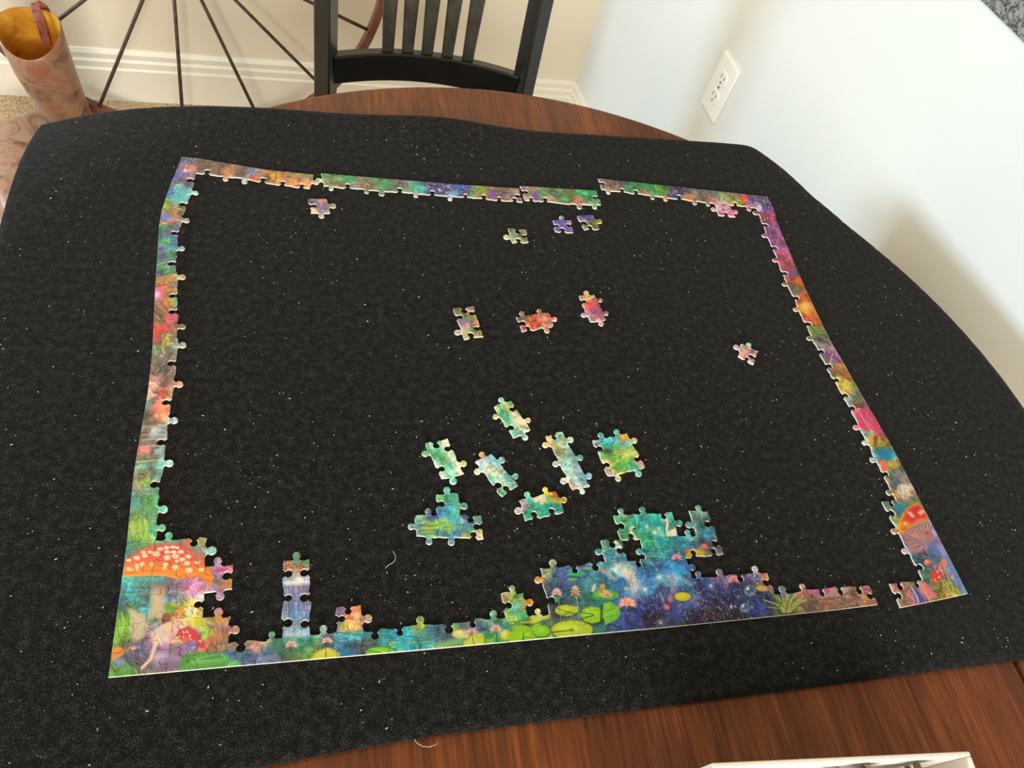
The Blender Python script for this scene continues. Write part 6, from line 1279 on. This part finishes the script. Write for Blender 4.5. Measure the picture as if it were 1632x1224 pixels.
# column 14 of this lattice is the outer rim; 13 the inner rim of the right side; 12 and below lie further left
def VD(i, j):
    if j >= 26 and i <= 12:                       # strip along the top: column i, rows 26 (lower) and 27 (upper)
        x = XD[i]
        y = float(np.interp(x, [.46, .688], [.5280, .5170])) if j == 27 else float(np.interp(x, [.458, .487, .541, .597, .662], [.5090, .5070, .5020, .4985, .4945]))
        if 0 < i < 11: x += 0.0012 * math.sin(i * 2.1 + j)
        return np.array([x, y])
    if j == 25 and i in (8, 9): return np.array([(.6040, .6265)[i - 8], (.4765, .4755)[i - 8]])
    y = YR[j]
    if i == 12: return np.array([xr_out(y), y if j else 0.0005])
    if i == 11:
        if j <= 4: return np.array([(.6665, .6660, .6655, .6650, .6640)[j], y - (0.001 if j == 0 else 0)])
        return np.array([xr_in(y), y + 0.0005 * math.sin(j * 2.7)])
    if i == 10: return np.array([(.6480, .6470, .6460, .6455, .6440, .6430)[min(j, 5)], y - (0.0025 if j == 0 else 0)])
    return np.array([(.611, .6295)[i - 8], y - (0.0055, 0.0040)[i - 8] * (1 if j == 0 else 0.1)])
cells = [(i, 26) for i in range(12)] + [(8, 25)] + [(11, j) for j in range(0, 26)] + [(10, j) for j in range(0, 5)] + [(9, 0), (8, 0)]
S = {}
sidestr(S, [(i, 26) for i in (0, 1, 2, 3, 4, 5, 6, 7, 9, 10)], 'D', 'THHTTHTTHT'); S[(0, 26, 'L')] = 'H'
S.update({(8, 25, 'L'): 'T', (8, 25, 'D'): 'H', (8, 25, 'R'): 'T'})
sidestr(S, [(11, j) for j in range(25, 4, -1)], 'L', 'THTHTHTHTHTHHTHHHTTTHT'[:21])
sidestr(S, [(11, j) for j in range(25, 4, -1)], 'L', ''.join('THTHTHTHTHTHHHHHTTTHT'))
S.update({(10, 4, 'L'): 'H', (10, 4, 'U'): 'H', (10, 3, 'L'): 'T', (10, 2, 'L'): 'T', (10, 1, 'L'): 'H', (8, 0, 'L'): 'H', (8, 0, 'U'): 'H', (9, 0, 'U'): 'H'})
build_section('puzzle_section', 'right hand puzzle border section with purple sky and the corner with red mushroom and crystals', 'puzzle', VD, cells, S, 8)

# ---- loose sections inside the frame (corners read from the photograph, placed on the mat)
def loose(label, fr, quad, nx, ny, sides, seed, cells=None, name=None, cat=None):
    q = [at(fr[0] + x / fr[2], fr[1] + y / fr[2])[:2] for x, y in quad]          # TL, TR, BR, BL
    def V(i, j):
        u, v = i / nx, j / ny
        return q[3] * (1 - u) * (1 - v) + q[2] * u * (1 - v) + q[1] * u * v + q[0] * (1 - u) * v
    cl = cells or [(i, j) for j in range(ny) for i in range(nx)]
    S = {}
    for part in sides.split():
        c, rest = part.split(':')
        i, j = int(c[0]), int(c[1])
        for k in range(0, len(rest), 2): S[(i, j, rest[k])] = rest[k + 1]
    single = len(cl) == 1
    return build_section(name or ('puzzle_piece' if single else 'puzzle_section'), label, cat or ('puzzle piece' if single else 'puzzle'), V, cl, S, seed)
loose('single grey violet edge puzzle piece under the top left border strip', (470, 300, 18.13), [(395, 345), (900, 345), (1020, 745), (460, 745)], 1, 1, '00:LHRTDT', 21)
loose('single dark green puzzle piece left of the two violet ones', (790, 335, 9.067), [(175, 280), (430, 300), (470, 475), (245, 490)], 1, 1, '00:UHLTRHDH', 22)
loose('single blue violet puzzle piece with a tab on top, beside the yellow violet one', (790, 335, 9.067), [(820, 160), (1080, 160), (1115, 335), (860, 320)], 1, 1, '00:UTLHRHDH', 23)
loose('single violet and yellow edge puzzle piece with flat top', (790, 335, 9.067), [(1175, 95), (1405, 85), (1490, 285), (1285, 300)], 1, 1, '00:LHRTDH', 24)
loose('two joined olive and pink puzzle pieces, leftmost of the three red toned pairs', (700, 450, 5.44), [(120, 235), (300, 220), (380, 480), (215, 505)], 1, 2, '01:UHLHRH 00:LTRHDH', 25)
loose('two joined bright orange red puzzle pieces lying crosswise, middle of the three red toned pairs', (700, 450, 5.44), [(665, 310), (945, 275), (985, 385), (718, 440)], 2, 1, '00:UTLHDH 10:UTRTDT', 26)
loose('two joined red and purple puzzle pieces, rightmost of the three red toned pairs', (700, 450, 5.44), [(1210, 125), (1340, 115), (1440, 330), (1310, 350)], 1, 2, '01:UTLHRT 00:LTRTDT', 27)
loose('single pale pink and lilac puzzle piece lying near the right border', (1150, 535, 20.4), [(620, 290), (1170, 540), (1015, 970), (515, 690)], 1, 1, '00:UTLTRHDH', 28)
loose('two joined green and cream puzzle pieces, topmost of the green cluster', (640, 630, 7.418), [(1090, 150), (1290, 75), (1515, 425), (1315, 515)], 1, 2, '01:UTLTRH 00:LHRTDT', 29)
loose('two joined green and white puzzle pieces, leftmost pair above the lily pad section', (640, 630, 7.418), [(280, 580), (540, 520), (735, 935), (470, 995)], 1, 2, '01:UHLTRH 00:LHRTDT', 30)
loose('two joined pale aqua and cream puzzle pieces with an orange tab', (640, 630, 7.418), [(865, 800), (1050, 705), (1370, 1080), (1190, 1210)], 1, 2, '01:UTLTRT 00:LHRTDH', 31)
loose('three joined pale aqua puzzle pieces in a slanted column', (850, 675, 8.59), [(165, 180), (395, 130), (770, 870), (540, 920)], 1, 3, '02:UHLTRT 01:LTRT 00:LTRTDT', 32)
loose('block of four joined green and teal puzzle pieces', (850, 675, 8.59), [(805, 240), (1270, 145), (1520, 610), (1015, 725)], 2, 2, '01:UTLH 11:UTRT 00:LHDT 10:RHDT', 33)
loose('four joined blue green lily pad puzzle pieces in a T shape', (640, 770, 5.829), [(120, 122), (715, 100), (758, 525), (138, 497)], 3, 2, '00:UTLTDT 10:DT 20:UHRHDH 11:UTLHRT', 34, cells=[(0, 0), (1, 0), (2, 0), (1, 1)])
loose('two joined teal puzzle pieces with a yellow corner above the pond section', (640, 770, 5.829), [(1090, 170), (1430, 90), (1500, 275), (1145, 360)], 2, 1, '00:UTLTDH 10:UTRTDH', 35)

# ------------------------------------------------------------------ white box with loose pieces at the front edge
def build_box():
    bc = Vector((0.467, -0.195, Z0 + TTOP + 0.0002)); rot = math.radians(-5.0)
    root = empty('puzzle_box', bc, 'open white cardboard box holding loose puzzle pieces at the front of the table', 'box', rot=(0, 0, rot))
    w, d, h, t = 0.198, 0.165, 0.0515, 0.0032
    def part(nm, lo, hi, mat=M['cardbox']):
        bm = bmesh.new(); add_box(bm, lo, hi, 0.0009); return bm_obj(nm, bm, mat, root)
    part('bottom_panel', (-w / 2 + t, -d / 2 + t, 0), (w / 2 - t, d / 2 - t, 0.0025))
    part('side_panel', (-w / 2, d / 2 - t, 0), (w / 2, d / 2, h)); part('side_panel', (-w / 2, -d / 2, 0), (w / 2, -d / 2 + t, h))
    part('side_panel', (-w / 2, -d / 2 + t, 0), (-w / 2 + t, d / 2 - t, h)); part('side_panel', (w / 2 - t, -d / 2 + t, 0), (w / 2, d / 2 - t, h))
    rng = random.Random(4)
    mats = (M['card_back'], M['card_back'])
    protos = []
    for q in range(5):
        a = 0.009
        pts = [(-a, -a), (a, -a), (a, a), (-a, a)]
        o = []
        for k in range(4): o += knob_edge(pts[k], pts[(k + 1) % 4], rng.choice((-1, 1)), rng)
        ob = build_piece(np.array(o) + 0.0, None, (0, 0), 'puzzle_piece', mats)
        protos.append(ob)
    R3 = Matrix.Rotation(rot, 3, 'Z')
    first = list(protos)
    spots = []
    for layer in range(13):
        for k in range(4):
            x = rng.uniform(-0.05, 0.078); y = rng.uniform(0.02, 0.066)
            if layer > 6: x = rng.uniform(0.0, 0.078)
            if layer > 9: x = rng.choice((0.022, 0.062)) + rng.uniform(-0.004, 0.004); y = 0.0645 + rng.uniform(-0.006, 0.001)
            spots.append((x, y, 0.0035 + layer * 0.0034 + rng.uniform(0, 0.0008)))
    for k, (x, y, z) in enumerate(spots):
        if first: o = first.pop()
        else:
            o = rng.choice(protos).copy(); COL.objects.link(o)
        p = R3 @ Vector((x, y, 0))
        o.location = (bc.x + p.x, bc.y + p.y, bc.z + z)
        o.rotation_euler = (rng.uniform(-0.1, 0.1), rng.uniform(-0.1, 0.1), rng.uniform(0, 6.28))
        tag(o, 'loose puzzle piece lying face down in the heap inside the white box', 'puzzle piece', 'loose pieces heaped in the white box')
build_box()
